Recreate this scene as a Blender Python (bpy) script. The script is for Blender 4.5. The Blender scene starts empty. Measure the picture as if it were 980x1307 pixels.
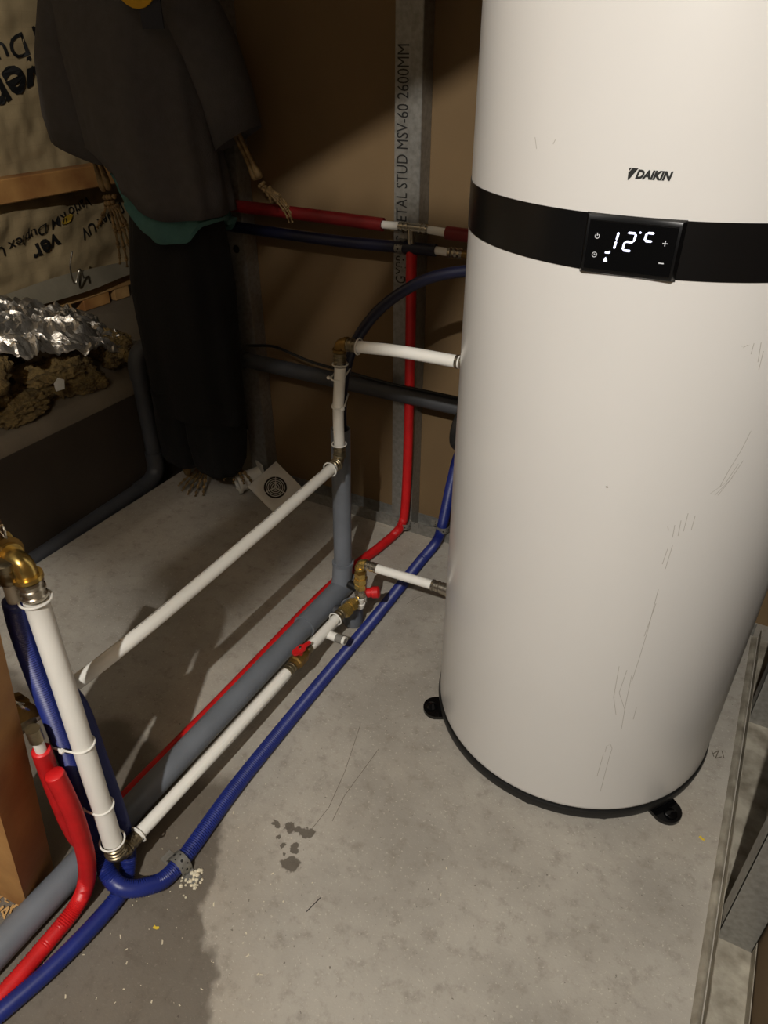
import bpy, math, random
from mathutils import Vector, Matrix, noise
random.seed(7)
S = bpy.context.scene
COL = S.collection
R = math.radians
V = Vector

# ---------------------------------------------------------------- camera
cam_d = bpy.data.cameras.new('camera'); cam = bpy.data.objects.new('camera', cam_d); COL.objects.link(cam)
cam_d.sensor_fit = 'VERTICAL'; cam_d.sensor_height = 36.0; cam_d.lens = 906.0 / 1307.0 * 36.0
cam_d.clip_start = 0.02; cam_d.clip_end = 50
cam.location = (0, 0, 1.35); cam.rotation_euler = (R(90 - 33.15), 0, R(28.5))
S.camera = cam
# ---------------------------------------------------------------- world and lamp
w = bpy.data.worlds.new('world'); S.world = w; w.use_nodes = True
w.node_tree.nodes['Background'].inputs[0].default_value = (1.0, 0.86, 0.66, 1)
w.node_tree.nodes['Background'].inputs[1].default_value = 0.03
ld = bpy.data.lights.new('work_lamp', 'POINT'); ld.energy = 262; ld.color = (1.0, 0.958, 0.895); ld.shadow_soft_size = 0.02
lamp = bpy.data.objects.new('work_lamp', ld); COL.objects.link(lamp); lamp.location = (0.0, -1.10, 2.50)
S.view_settings.view_transform = 'Standard'; S.view_settings.look = 'None'
S.view_settings.exposure = 0.0; S.view_settings.gamma = 1.0; S.view_settings.use_curve_mapping = False

# ---------------------------------------------------------------- materials
def lin(c):
    return tuple(((v/255)/12.92 if v/255 <= 0.04045 else ((v/255+0.055)/1.055)**2.4) for v in c) + (1.0,)
def N(nt, t, **k):
    n = nt.nodes.new(t)
    for a, b in k.items(): setattr(n, a, b)
    return n
def mat(name, col, rough=0.5, metal=0.0, var=0.12, scale=12.0, bump=0.0, bscale=80.0, col2=None, coat=0.0, emit=0.0, spec=0.5, sheen=0.0):
    m = bpy.data.materials.new(name); m.use_nodes = True; nt = m.node_tree
    b = nt.nodes['Principled BSDF']; L = nt.links.new
    c = lin(col); c2 = lin(col2) if col2 else tuple(x*(1-var) for x in c[:3]) + (1,)
    tc = N(nt, 'ShaderNodeTexCoord'); no = N(nt, 'ShaderNodeTexNoise'); no.inputs['Scale'].default_value = scale; no.inputs['Detail'].default_value = 5
    L(tc.outputs['Object'], no.inputs['Vector'])
    mx = N(nt, 'ShaderNodeMix', data_type='RGBA'); mx.inputs[6].default_value = c; mx.inputs[7].default_value = c2
    rp = N(nt, 'ShaderNodeMapRange'); rp.inputs[1].default_value = 0.35; rp.inputs[2].default_value = 0.7
    L(no.outputs['Fac'], rp.inputs[0]); L(rp.outputs[0], mx.inputs[0]); L(mx.outputs[2], b.inputs['Base Color'])
    b.inputs['Roughness'].default_value = rough; b.inputs['Metallic'].default_value = metal
    b.inputs['Specular IOR Level'].default_value = spec; b.inputs['Coat Weight'].default_value = coat; b.inputs['Coat Roughness'].default_value = 0.12
    b.inputs['Sheen Weight'].default_value = sheen
    if emit: b.inputs['Emission Color'].default_value = c; b.inputs['Emission Strength'].default_value = emit
    if bump:
        n2 = N(nt, 'ShaderNodeTexNoise'); n2.inputs['Scale'].default_value = bscale; n2.inputs['Detail'].default_value = 6
        L(tc.outputs['Object'], n2.inputs['Vector'])
        bp = N(nt, 'ShaderNodeBump'); bp.inputs['Strength'].default_value = bump; bp.inputs['Distance'].default_value = 0.01
        L(n2.outputs['Fac'], bp.inputs['Height']); L(bp.outputs[0], b.inputs['Normal'])
    return m
M = {}
M['enamel'] = mat('white_enamel', (216, 213, 208), 0.30, var=0.03, scale=3, coat=0.25)
M['black_gloss'] = mat('black_gloss', (9, 9, 10), 0.12, var=0.1)
M['black_band'] = mat('black_band', (11, 11, 12), 0.28, var=0.1)
M['black_plastic'] = mat('black_plastic', (20, 20, 20), 0.45, var=0.2)
M['white_pipe'] = mat('white_pipe', (232, 230, 222), 0.35, var=0.04, scale=20)
M['white_plastic'] = mat('white_plastic', (206, 203, 192), 0.45, var=0.1, scale=30)
M['print'] = mat('black_print', (18, 17, 16), 0.6, var=0.1)
M['greyprint'] = mat('grey_print', (120, 118, 112), 0.6, var=0.1)
M['scratch'] = mat('scratch', (172, 166, 156), 0.6, var=0.2)
M['led'] = mat('led_white', (225, 228, 255), 0.5, var=0.0, emit=1.6)
M['icon'] = mat('icon_white', (190, 190, 192), 0.5, var=0.0, emit=0.35)
M['blue'] = mat('blue_conduit', (28, 42, 116), 0.42, var=0.25, scale=25)
M['blue_dark'] = mat('blue_insulated', (12, 15, 42), 0.45, var=0.2, scale=25)
M['red'] = mat('red_conduit', (205, 30, 32), 0.42, var=0.25, scale=25)
M['red_dark'] = mat('red_insulated', (118, 14, 17), 0.5, var=0.25, scale=25)
M['grey_pvc'] = mat('grey_pvc', (112, 117, 124), 0.4, var=0.18, scale=14, bump=0.03)
M['grey_pvc_dark'] = mat('grey_pvc_dark', (66, 67, 70), 0.55, var=0.25, scale=14)  # darker grey version of the drain plastic
M['brass'] = mat('brass', (226, 194, 114), 0.26, 0.9, var=0.3, scale=40, bump=0.05)
M['old_brass'] = mat('old_brass', (150, 118, 62), 0.45, 0.8, var=0.4, scale=60, bump=0.1)
M['steel'] = mat('steel', (196, 188, 172), 0.25, 0.95, var=0.25, scale=60)
M['nickel'] = mat('nickel', (150, 138, 112), 0.35, 0.9, var=0.4, scale=60)
M['galv'] = mat('galvanised_steel', (150, 148, 142), 0.42, 0.55, scale=90, col2=(128, 126, 120), bump=0.06, bscale=60)
M['galv_dirty'] = mat('galvanised_dirty', (178, 171, 155), 0.6, 0.15, scale=22, col2=(120, 112, 97), bump=0.25, bscale=40)
M['board'] = mat('plasterboard_paper', (112, 90, 60), 0.85, var=0.12, scale=5, bump=0.03, bscale=150)
M['concrete_wall'] = mat('concrete_ledge', (108, 96, 78), 0.9, var=0.25, scale=6, bump=0.2, bscale=40)
M['ledge_shade'] = mat('ledge_shade_paint', (52, 42, 30), 0.75, var=0.3, scale=5, bump=0.1, bscale=30)  # dark brown standing in for shade on the ledge face
M['tape'] = mat('tape', (128, 120, 102), 0.4, var=0.3, scale=8, bump=0.3, bscale=20)
M['crack'] = mat('crack', (96, 86, 72), 0.9, var=0.3, scale=30)
M['ceiling_grey'] = mat('ceiling_grey', (128, 128, 126), 0.9, var=0.1)
M['dark_soil'] = mat('dark_gap', (40, 34, 28), 0.95, var=0.4, scale=20, bump=0.3)
M['timber'] = mat('timber', (180, 134, 76), 0.7, scale=6, col2=(128, 80, 38), bump=0.1, bscale=60)
M['timber_pale'] = mat('timber_pale', (188, 150, 96), 0.75, scale=9, col2=(150, 112, 66), bump=0.1, bscale=60)
M['wool'] = mat('mineral_wool', (128, 106, 62), 0.95, scale=30, col2=(78, 62, 34), bump=1.0, bscale=90)
M['foil'] = mat('foil', (215, 208, 196), 0.3, 0.85, var=0.2, scale=40, bump=0.5, bscale=60)
M['shirt'] = mat('grey_shirt', (76, 73, 73), 0.95, var=0.15, scale=40, bump=0.25, bscale=300)
M['teal'] = mat('teal_cotton', (70, 112, 108), 0.95, var=0.2, scale=20, bump=0.2, bscale=200)
M['black_cloth'] = mat('black_cloth', (6, 6, 7), 0.95, var=0.2, scale=15, bump=0.2, bscale=100)
M['yellow'] = mat('yellow_print', (196, 150, 30), 0.9, var=0.1)
M['navy'] = mat('navy_print', (40, 42, 52), 0.9, var=0.1)
M['bone'] = mat('bone', (142, 116, 72), 0.6, scale=60, col2=(90, 68, 38), bump=0.2)
M['gold'] = mat('gold_oval', (196, 160, 52), 0.6, var=0.1)
M['tie'] = mat('cable_tie_nylon', (226, 224, 216), 0.4, var=0.03)
M['chip'] = mat('chip', (214, 204, 178), 0.8, var=0.2)
M['yellow_chip'] = mat('yellow_chip', (220, 190, 60), 0.8, var=0.1)
M['dark_recess'] = mat('dark_recess', (26, 25, 23), 0.8, var=0.1)
M['sill_dark'] = mat('dark_timber', (92, 62, 34), 0.8, var=0.3, scale=12)

def floor_mat():
    m = bpy.data.materials.new('concrete_floor'); m.use_nodes = True; nt = m.node_tree; L = nt.links.new
    b = nt.nodes['Principled BSDF']; tc = N(nt, 'ShaderNodeTexCoord'); P = tc.outputs['Object']
    def noi(s, d=5, r=0.55):
        n = N(nt, 'ShaderNodeTexNoise'); n.inputs['Scale'].default_value = s; n.inputs['Detail'].default_value = d; n.inputs['Roughness'].default_value = r
        L(P, n.inputs['Vector']); return n.outputs['Fac']
    def mr(x, a, c, d=0.0, e=1.0):
        n = N(nt, 'ShaderNodeMapRange'); n.interpolation_type = 'SMOOTHSTEP'
        n.inputs[1].default_value = a; n.inputs[2].default_value = c; n.inputs[3].default_value = d; n.inputs[4].default_value = e
        L(x, n.inputs[0]); return n.outputs[0]
    def ma(op, x, y):
        n = N(nt, 'ShaderNodeMath', operation=op)
        for i, q in enumerate((x, y)):
            if isinstance(q, (int, float)): n.inputs[i].default_value = q
            else: L(q, n.inputs[i])
        return n.outputs[0]
    def mix(f, a, c):
        n = N(nt, 'ShaderNodeMix', data_type='RGBA')
        L(f, n.inputs[0])
        for i, q in ((6, a), (7, c)):
            if isinstance(q, tuple): n.inputs[i].default_value = lin(q)
            else: L(q, n.inputs[i])
        return n.outputs[2]
    c = mix(mr(noi(3.2, 6), 0.36, 0.66), (170, 164, 153), (147, 141, 131))
    c = mix(mr(noi(1.3, 3), 0.5, 0.7, 0, 0.55), c, (166, 155, 138))
    c = mix(mr(noi(28, 6, 0.7), 0.48, 0.72, 0, 0.5), c, (118, 110, 98))
    c = mix(mr(noi(170, 2), 0.62, 0.7, 0, 0.55), c, (196, 188, 172))
    c = mix(mr(noi(120, 3), 0.68, 0.74, 0, 0.7), c, (74, 66, 56))
    # damp patch: everything left of a wandering edge
    sp = N(nt, 'ShaderNodeSeparateXYZ'); L(P, sp.inputs[0])
    n1 = ma('MULTIPLY', ma('SUBTRACT', noi(7, 4), 0.5), 0.20)
    n2 = ma('MULTIPLY', ma('SUBTRACT', noi(45, 4), 0.5), 0.03)
    edge = ma('ADD', ma('ADD', ma('MULTIPLY', sp.outputs[1], 0.70), sp.outputs[0]), ma('ADD', n1, n2))
    wet = mr(edge, -0.275, -0.30)
    wet = ma('MULTIPLY', wet, mr(ma('ADD', sp.outputs[1], n1), 0.72, 0.66))
    # small spill with two dribbles
    def blob(x, y, r, sx=1.0):
        v = N(nt, 'ShaderNodeVectorMath', operation='SUBTRACT'); L(P, v.inputs[0]); v.inputs[1].default_value = (x, y, 0)
        l = N(nt, 'ShaderNodeVectorMath', operation='LENGTH'); L(v.outputs[0], l.inputs[0])
        return mr(ma('ADD', l.outputs['Value'], ma('MULTIPLY', ma('SUBTRACT', noi(60, 3), 0.5), 0.03)), r, r*0.75)
    st = None
    for x, y, r in ((-0.542, 0.611, .021), (-0.551, 0.636, .010), (-0.5535, 0.648, .007), (-0.618, 0.666, .009), (-0.587, 0.673, .013), (-0.556, 0.680, .014), (-0.545, 0.684, .010), (-0.571, 0.678, .009), (-0.563, 0.622, .005), (-0.578, 0.634, .004), (-0.597, 0.646, .004)):
        q = blob(x, y, r); st = q if st is None else ma('MAXIMUM', st, q)
    dark = ma('MAXIMUM', ma('MULTIPLY', wet, 0.68), ma('MULTIPLY', st, 0.75))
    c = mix(dark, c, (58, 47, 34))
    L(c, b.inputs['Base Color'])
    rr = ma('SUBTRACT', 0.82, ma('MULTIPLY', dark, 0.3)); L(rr, b.inputs['Roughness'])
    bp = N(nt, 'ShaderNodeBump'); bp.inputs['Strength'].default_value = 0.25; bp.inputs['Distance'].default_value = 0.004
    L(ma('ADD', noi(60, 6, 0.7), ma('MULTIPLY', noi(200, 3), 0.5)), bp.inputs['Height']); L(bp.outputs[0], b.inputs['Normal'])
    return m
M['floor'] = floor_mat()

def membrane_mat():
    m = mat('membrane_film', (170, 150, 114), 0.30, var=0.25, scale=4, bump=0.45, bscale=11)
    nt = m.node_tree; L = nt.links.new; b = nt.nodes['Principled BSDF']
    src = b.inputs['Base Color'].links[0].from_socket
    tc = N(nt, 'ShaderNodeTexCoord'); sp = N(nt, 'ShaderNodeSeparateXYZ'); L(tc.outputs['Object'], sp.inputs[0])
    prev = None
    for o in (1, 2):
        a = N(nt, 'ShaderNodeMath', operation='MULTIPLY'); L(sp.outputs[o], a.inputs[0]); a.inputs[1].default_value = 22.0
        f = N(nt, 'ShaderNodeMath', operation='FRACT'); L(a.outputs[0], f.inputs[0])
        l = N(nt, 'ShaderNodeMath', operation='LESS_THAN'); L(f.outputs[0], l.inputs[0]); l.inputs[1].default_value = 0.03
        if prev is None: prev = l.outputs[0]
        else:
            x = N(nt, 'ShaderNodeMath', operation='MAXIMUM'); L(prev, x.inputs[0]); L(l.outputs[0], x.inputs[1]); prev = x.outputs[0]
    k = N(nt, 'ShaderNodeMath', operation='MULTIPLY'); L(prev, k.inputs[0]); k.inputs[1].default_value = 0.3
    mx = N(nt, 'ShaderNodeMix', data_type='RGBA'); L(k.outputs[0], mx.inputs[0]); L(src, mx.inputs[6]); mx.inputs[7].default_value = lin((120, 102, 72))
    L(mx.outputs[2], b.inputs['Base Color'])
    return m
M['membrane'] = membrane_mat()

# ---------------------------------------------------------------- builders
class MB:
    def __init__(s): s.v = []; s.f = []
    def add(s, vs, fs):
        o = len(s.v); s.v += [V(p) for p in vs]; s.f += [tuple(i+o for i in f) for f in fs]; return s
    def box(s, a, b, bev=0.0):
        x0, y0, z0 = (min(a[i], b[i]) for i in range(3)); x1, y1, z1 = (max(a[i], b[i]) for i in range(3))
        if bev <= 0:
            return s.add([(x0,y0,z0),(x1,y0,z0),(x1,y1,z0),(x0,y1,z0),(x0,y0,z1),(x1,y0,z1),(x1,y1,z1),(x0,y1,z1)],
                         [(0,3,2,1),(4,5,6,7),(0,1,5,4),(1,2,6,5),(2,3,7,6),(3,0,4,7)])
        vs = []; c = []
        for k, z in ((bev, z0), (0, z0+bev), (0, z1-bev), (bev, z1)):
            q = bev
            ring = [(x0+q,y0),(x1-q,y0),(x1,y0+q),(x1,y1-q),(x1-q,y1),(x0+q,y1),(x0,y1-q),(x0,y0+q)]
            if k: ring = [(min(max(x, x0+k), x1-k), min(max(y, y0+k), y1-k)) for x, y in ring]
            vs += [(x, y, z) for x, y in ring]
        fs = [tuple(range(7, -1, -1)), tuple(range(24, 32))]
        for r in range(3):
            for i in range(8):
                j = (i+1) % 8; fs.append((r*8+i, r*8+j, r*8+8+j, r*8+8+i))
        return s.add(vs, fs)
    def tube(s, pts, rad, n=14, cap=True, closed=False):
        pts = [V(p) for p in pts]; k = len(pts)
        T = []
        for i in range(k):
            a = pts[(i-1) % k] if (closed or i > 0) else pts[i]; b = pts[(i+1) % k] if (closed or i < k-1) else pts[i]
            t = b-a; T.append(t.normalized() if t.length > 1e-9 else V((0,0,1)))
        u = T[0].orthogonal().normalized(); vs = []
        for i in range(k):
            u = (u - T[i]*u.dot(T[i])).normalized(); w_ = T[i].cross(u)
            r = rad(i) if callable(rad) else rad
            vs += [pts[i] + (u*math.cos(2*math.pi*j/n) + w_*math.sin(2*math.pi*j/n))*r for j in range(n)]
        fs = []
        for i in range(k if closed else k-1):
            i2 = (i+1) % k
            for j in range(n): fs.append((i*n+j, i*n+(j+1) % n, i2*n+(j+1) % n, i2*n+j))
        if cap and not closed: fs += [tuple(range(n-1, -1, -1)), tuple(range((k-1)*n, k*n))]
        return s.add(vs, fs)
    def lathe(s, prof, o, ax, n=20, a0=0.0):
        o = V(o); ax = V(ax).normalized(); u = ax.orthogonal().normalized(); w_ = ax.cross(u); vs = []
        for h, r in prof:
            vs += [o + ax*h + (u*math.cos(a0+2*math.pi*j/n) + w_*math.sin(a0+2*math.pi*j/n))*r for j in range(n)]
        fs = []
        for i in range(len(prof)-1):
            for j in range(n): fs.append((i*n+j, i*n+(j+1) % n, (i+1)*n+(j+1) % n, (i+1)*n+j))
        if prof[0][1] > 1e-5: fs.append(tuple(range(n-1, -1, -1)))
        if prof[-1][1] > 1e-5: fs.append(tuple(range((len(prof)-1)*n, len(prof)*n)))
        return s.add(vs, fs)
    def prism(s, poly, o, u, w_, d):          # polygon in (u,w) at o, extruded by vector d
        o = V(o); u = V(u); w_ = V(w_); d = V(d); k = len(poly)
        a = [o + u*p + w_*q for p, q in poly]
        return s.add(a + [p + d for p in a], [tuple(range(k-1, -1, -1)), tuple(range(k, 2*k))] + [(i, (i+1) % k, k+(i+1) % k, k+i) for i in range(k)])
    def build(s, name, m, parent=None, smooth=40, origin=None):
        o = V(origin) if origin is not None else None
        if o is None:
            lo = [min(p[i] for p in s.v) for i in range(3)]; hi = [max(p[i] for p in s.v) for i in range(3)]
            o = V(((lo[0]+hi[0])/2, (lo[1]+hi[1])/2, lo[2]))
        me = bpy.data.meshes.new(name); me.from_pydata([tuple(p-o) for p in s.v], [], s.f); me.update()
        import bmesh
        bm = bmesh.new(); bm.from_mesh(me); bmesh.ops.recalc_face_normals(bm, faces=bm.faces); bm.to_mesh(me); bm.free()
        if smooth: me.shade_smooth(); me.set_sharp_from_angle(angle=R(smooth))
        me.materials.append(M[m] if isinstance(m, str) else m)
        ob = bpy.data.objects.new(name, me); COL.objects.link(ob); place(ob, o, parent); return ob
WP = {}
def place(ob, o, parent):
    WP[ob] = V(o)
    if parent is not None:
        ob.parent = parent; ob.location = V(o) - WP[parent]
    else: ob.location = o
def thing(name, label, cat, loc, group=None):
    o = bpy.data.objects.new(name, None); COL.objects.link(o); o.empty_display_size = 0.05; place(o, V(loc), None)
    return tag(o, label, cat, group)
def tag(o, label, cat=None, group=None):
    o['label'] = label
    if cat: o['category'] = cat
    if group: o['group'] = group
    return o
def struct(o, label=None, cat=None):
    o['kind'] = 'structure'
    if label: o['label'] = label
    if cat: o['category'] = cat
    return o
def box(name, m, a, b, parent=None, bev=0.0): return MB().box(a, b, bev).build(name, m, parent, smooth=30)
def spline(pts, step=0.01):
    P = [V(p) for p in pts]; P = [P[0]*2-P[1]] + P + [P[-1]*2-P[-2]]; out = []
    for i in range(1, len(P)-2):
        p0, p1, p2, p3 = P[i-1:i+3]; n = max(2, int((p2-p1).length/step))
        for k in range(n):
            t = k/n
            out.append(0.5*((2*p1) + (p2-p0)*t + (2*p0-5*p1+4*p2-p3)*t*t + (3*p1-p0-3*p2+p3)*t**3))
    out.append(P[-2]); return out
def resample(pts, d):
    out = [pts[0].copy()]; acc = 0
    for a, b in zip(pts, pts[1:]):
        l = (b-a).length; t = d-acc
        while t <= l: out.append(a.lerp(b, t/l)); t += d
        acc = l-(t-d)
    return out
def hose(name, m, pts, r, parent=None, ridges=False, pitch=0.0046, n=14):
    sp = spline(pts, 0.006)
    if ridges:
        sp = resample(sp, pitch/2); return MB().tube(sp, lambda i: r*(1.0 if i % 2 else 0.88), n).build(name, m, parent, smooth=80)
    return MB().tube(sp, r, n).build(name, m, parent, smooth=60)
def text_mesh(name, body, size, m, fn, parent, bold=0.0, shear=0.0, sx=1.0, align='CENTER', subdiv=0):
    """letters laid on a surface: fn(u, v) -> world point"""
    cu = bpy.data.curves.new(name, 'FONT'); cu.body = body; cu.size = size; cu.offset = bold; cu.shear = shear; cu.resolution_u = 3
    cu.align_x = align; cu.align_y = 'CENTER'; cu.fill_mode = 'FRONT'
    t = bpy.data.objects.new(name, cu); COL.objects.link(t); bpy.context.view_layer.update()
    me = bpy.data.meshes.new_from_object(t.evaluated_get(bpy.context.evaluated_depsgraph_get()))
    bpy.data.objects.remove(t); bpy.data.curves.remove(cu)
    mb = MB(); mb.add([fn(p.co.x*sx, p.co.y) for p in me.vertices], [tuple(f.vertices) for f in me.polygons])
    bpy.data.meshes.remove(me)
    return mb.build(name, m, parent, smooth=0)

# ---------------------------------------------------------------- the room
fl = MB()
fl.box((-1.80, -1.6, -0.10), (2.2, 3.4, 0.0))
floor = struct(fl.build('floor', 'floor', origin=(0, 0, 0)), 'worn grey concrete floor slab with a damp patch', 'floor')
struct(box('floor_channel', 'dark_soil', (-1.90, -1.6, -0.14), (-1.795, 3.4, -0.055)), 'dark sunken channel along the floor slab edge', 'floor')
YW = 1.814
# back partition seen from its stud side
wb = box('wall_back', 'board', (-1.535, YW, 0.0), (0.30, YW+0.0125, 3.0)); struct(wb, 'tan paper back of plasterboard behind the tank', 'wall')
def ctrack(name, m, a, b, w, h, t=0.0012, axis='x'):
    """U track lying on the floor from a to b; w across, h flange height"""
    mb = MB()
    if axis == 'x':
        x0, x1, y0 = a[0], b[0], a[1]
        mb.box((x0, y0, 0.0), (x1, y0+w, t)); mb.box((x0, y0, t), (x1, y0+t, h)); mb.box((x0, y0+w-t, t), (x1, y0+w, h))
    else:
        y0, y1, x0 = a[1], b[1], a[0]
        mb.box((x0, y0, 0.0), (x0+w, y1, t)); mb.box((x0, y0, t), (x0+t, y1, h)); mb.box((x0+w-t, y0, t), (x0+w, y1, h))
    return mb
struct(ctrack('t', 'galv', (-1.535, YW-0.062), (0.20, 0), 0.060, 0.042).build('trim_1', 'galv', smooth=30), 'galvanised floor track along the back partition', 'track')
def stud(name, label, poly_pts, z0, z1, m='galv'):
    """C section extruded upwards; poly_pts = open polyline in plan"""
    t = 0.0014; mb = MB(); pts = [V((x, y, 0)) for x, y in poly_pts]
    for a, b in zip(pts, pts[1:]):
        d = (b-a).normalized(); nrm = V((-d.y, d.x, 0))*t
        q = [a, b, b+nrm, a+nrm]
        mb.add([p+V((0,0,z0)) for p in q] + [p+V((0,0,z1)) for p in q], [(0,3,2,1),(4,5,6,7),(0,1,5,4),(1,2,6,5),(2,3,7,6),(3,0,4,7)])
    return tag(mb.build(name, m, smooth=30), label, 'stud')
def cpoly_back(x0, x1):   # front flange faces the room, web on the right
    y0, y1 = YW-0.060, YW-0.001
    return [(x0, y1), (x1, y1), (x1, y0), (x0, y0), (x0, y0+0.008)]
# face flange with its print
st1 = stud('metal_stud', 'galvanised wall stud with black printed lettering behind the red pipe', [(-0.900, YW-0.002), (-0.852, YW-0.002), (-0.852, YW-0.058), (-0.922, YW-0.058), (-0.922, YW-0.048)], 0.0015, 3.0)
struct(st1)
def on_stud(x): return lambda u, v: V((x - v, YW-0.0603, 1.085 + u))
text_mesh('stud_lettering', 'GYPROC METAL STUD MSV-60 2600MM', 0.044, 'print', on_stud(-0.899), st1, bold=0.0, sx=0.72)
st2 = stud('metal_stud', 'galvanised end stud beside the black trousers', [(-1.478, YW-0.002), (-1.430, YW-0.002), (-1.430, YW-0.058), (-1.500, YW-0.058), (-1.500, YW-0.048)], 0.0015, 3.0); struct(st2)
MB().lathe([(0, .012), (.0006, .012)], (-1.462, YW-.0600, .84), (0, -1, 0), 16).build('knockout_hole', 'print', st2)
struct(stud('metal_stud', 'galvanised wall stud hidden behind the water heater', [(-0.30, YW-0.002), (-0.252, YW-0.002), (-0.252, YW-0.058), (-0.322, YW-0.058), (-0.322, YW-0.048)], 0.0015, 3.0))
# right partition
XR = 0.214
struct(ctrack('t', 'galv_dirty', (XR, -1.2), (0, YW-0.065), 0.062, 0.034, axis='y').build('trim_2', 'galv_dirty', smooth=30), 'dirty galvanised floor track along the right wall', 'track')
struct(box('wall_right', 'board', (XR+0.064, -1.2, 0.0), (XR+0.0765, YW-0.002, 3.0)), 'tan paper back of plasterboard on the right', 'wall')
for k, (y, lab) in enumerate(((0.865, 'galvanised stud standing in the right floor track nearest the viewer'), (1.425, 'galvanised stud standing in the right floor track beyond the heater'))):
    struct(stud('metal_stud', lab, [(XR+0.002, y+0.045), (XR+0.002, y), (XR+0.061, y), (XR+0.061, y+0.045), (XR+0.052, y+0.045)], 0.0013, 3.0))
struct(MB().prism([(-.012, 0), (.004, 0), (.003, .006), (-.004, .009), (-.010, .004)], (XR-0.006, -1.2, 0), (1, 0, 0), (0, 0, 1), (0, YW+1.13, 0)).build('trim_3', 'galv_dirty', smooth=60), 'thin mortar lip beside the right floor track', 'trim')
# concrete ledge on the left with the film wall above it
XL = -1.893; ZL = 0.375
mb = MB(); prof = [(XL, -0.14), (XL, ZL-0.05), (XL-0.006, ZL-0.022), (XL-0.02, ZL-0.006), (XL-0.045, ZL), (-2.95, ZL+0.02), (-2.95, -0.14)]
mb.prism(prof, (0, -1.6, 0), (1, 0, 0), (0, 0, 1), (0, 5.0, 0))
struct(mb.build('wall_ledge', 'concrete_wall', smooth=50), 'dark concrete ledge below the film wall', 'wall')
struct(box('trim_5', 'ledge_shade', (XL, -1.6, -0.13), (XL+0.003, 3.39, ZL-0.052)), 'dark brown sheet painting shade onto the face of the ledge', 'shade_layer')  # thin dark sheet that puts the ledge face's shade into colour
struct(box('wall_far', 'concrete_wall', (-2.95, 3.4, -0.14), (2.2, 3.45, 3.0)), 'dark wall of the space beyond the partition', 'wall')
def mem_x(y, z):
    base = -2.66 + 0.16*max(0, z-0.55)
    bil = 0.050*math.sin(3.1*y + 2.2*z + 0.6) * math.sin(3.7*(z-0.55)+0.4) + 0.030*noise.noise(V((0, y*4.1, z*5.3))) + 0.020*abs(noise.noise(V((3, y*9, z*12)))) + 0.008*noise.noise(V((7, y*24, z*20)))
    return base + bil
mb = MB(); ny, nz = 220, 140; y0, y1, z0, z1 = -0.6, 3.4, 0.50, 3.0
mb.add([(mem_x(y0+(y1-y0)*i/ny, z0+(z1-z0)*j/nz) , y0+(y1-y0)*i/ny, z0+(z1-z0)*j/nz) for i in range(ny+1) for j in range(nz+1)],
       [(i*(nz+1)+j, (i+1)*(nz+1)+j, (i+1)*(nz+1)+j+1, i*(nz+1)+j+1) for i in range(ny) for j in range(nz)])
wl = struct(mb.build('wall_left', 'membrane', smooth=70, origin=(0, 0, 0)), 'billowing beige vapour barrier film with black lettering', 'wall')
def on_mem(y, z, ang):
    c, s = math.cos(R(ang)), math.sin(R(ang))
    def fn(u, v):
        yy = y - u*c + v*s; zz = z - u*s - v*c
        return V((mem_x(yy, zz) + 0.006, yy, zz))
    return fn
def film_text(body, size, y, z, ang, bold=0.0, sx=1.0): return text_mesh('film_lettering', body, size, 'print', on_mem(y, z, ang), wl, bold, 0.0, sx, 'LEFT')
film_text('Vario KM Duplex UV', 0.100, 2.405, 1.515, 20, 0.0004)
film_text('ver', 0.17, 2.065, 1.285, 20, 0.005)
film_text('Vario KM Duplex UV', 0.062, 2.215, 0.825, 14, 0.0002)
film_text('ver', 0.10, 2.020, 0.700, 14, 0.003)
film_text('Duplex UV', 0.062, 2.42, 0.765, 14, 0.001)
def oval(y, z, a, b, nm='film_oval', m='gold'):
    mb = MB(); k = 20; f = on_mem(y, z, 14)
    mb.add([f(a*math.cos(2*math.pi*i/k), b*math.sin(2*math.pi*i/k)) for i in range(k)], [tuple(range(k))]); return mb.build(nm, m, wl, smooth=0)
oval(2.105, 1.348, 0.050, 0.036); oval(2.07, 0.772, 0.036, 0.014)
mb = MB(); f = on_mem(2.105, 1.345, 14); k = 24
mb.add([f(rr_*0.085*math.cos(a_), rr_*0.055*math.sin(a_)-0.006) for rr_ in (1.0, 0.86) for a_ in [math.pi*(0.15+1.0*i/k) for i in range(k+1)]], [(i, i+1, k+2+i, k+1+i) for i in range(k)])
mb.build('film_swoosh', 'print', wl, smooth=0)
# battens and sill on the film wall
bt = box('timber_batten', 'timber', (-2.545, -0.3, 0.885), (-2.475, 2.42, 0.965), None, 0.004); tag(bt, 'horizontal timber batten nailed across the film wall', 'batten')
sill = thing('timber_sill', 'pale timber sill with short cleats at the foot of the film', 'sill', (-2.62, 1.5, ZL))
box('rail', 'timber_pale', (-2.68, -0.4, 0.44), (-2.60, 3.2, 0.495), sill, 0.003)
for k in range(14):
    y = 0.65+0.178*k; box('cleat', 'timber_pale' if k % 2 else 'timber', (-2.665, y, ZL+0.016), (-2.604, y+0.085+0.03*(k % 3), 0.44), sill, 0.002)
mb = MB(); k = 60
mb.add([(-2.585+0.008*noise.noise(V((y_*6, 1, 0)))+0.012*j, y_, 0.560-0.022*j+0.018*noise.noise(V((y_*2.3, j, 4)))) for j in range(4) for y_ in [-0.4+3.7*i/k for i in range(k+1)]],
       [(j*(k+1)+i, j*(k+1)+i+1, (j+1)*(k+1)+i+1, (j+1)*(k+1)+i) for j in range(3) for i in range(k)])
struct(mb.build('trim_4', 'tape', smooth=60), 'crinkled pale tape along the lower edge of the film', 'tape')
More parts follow.
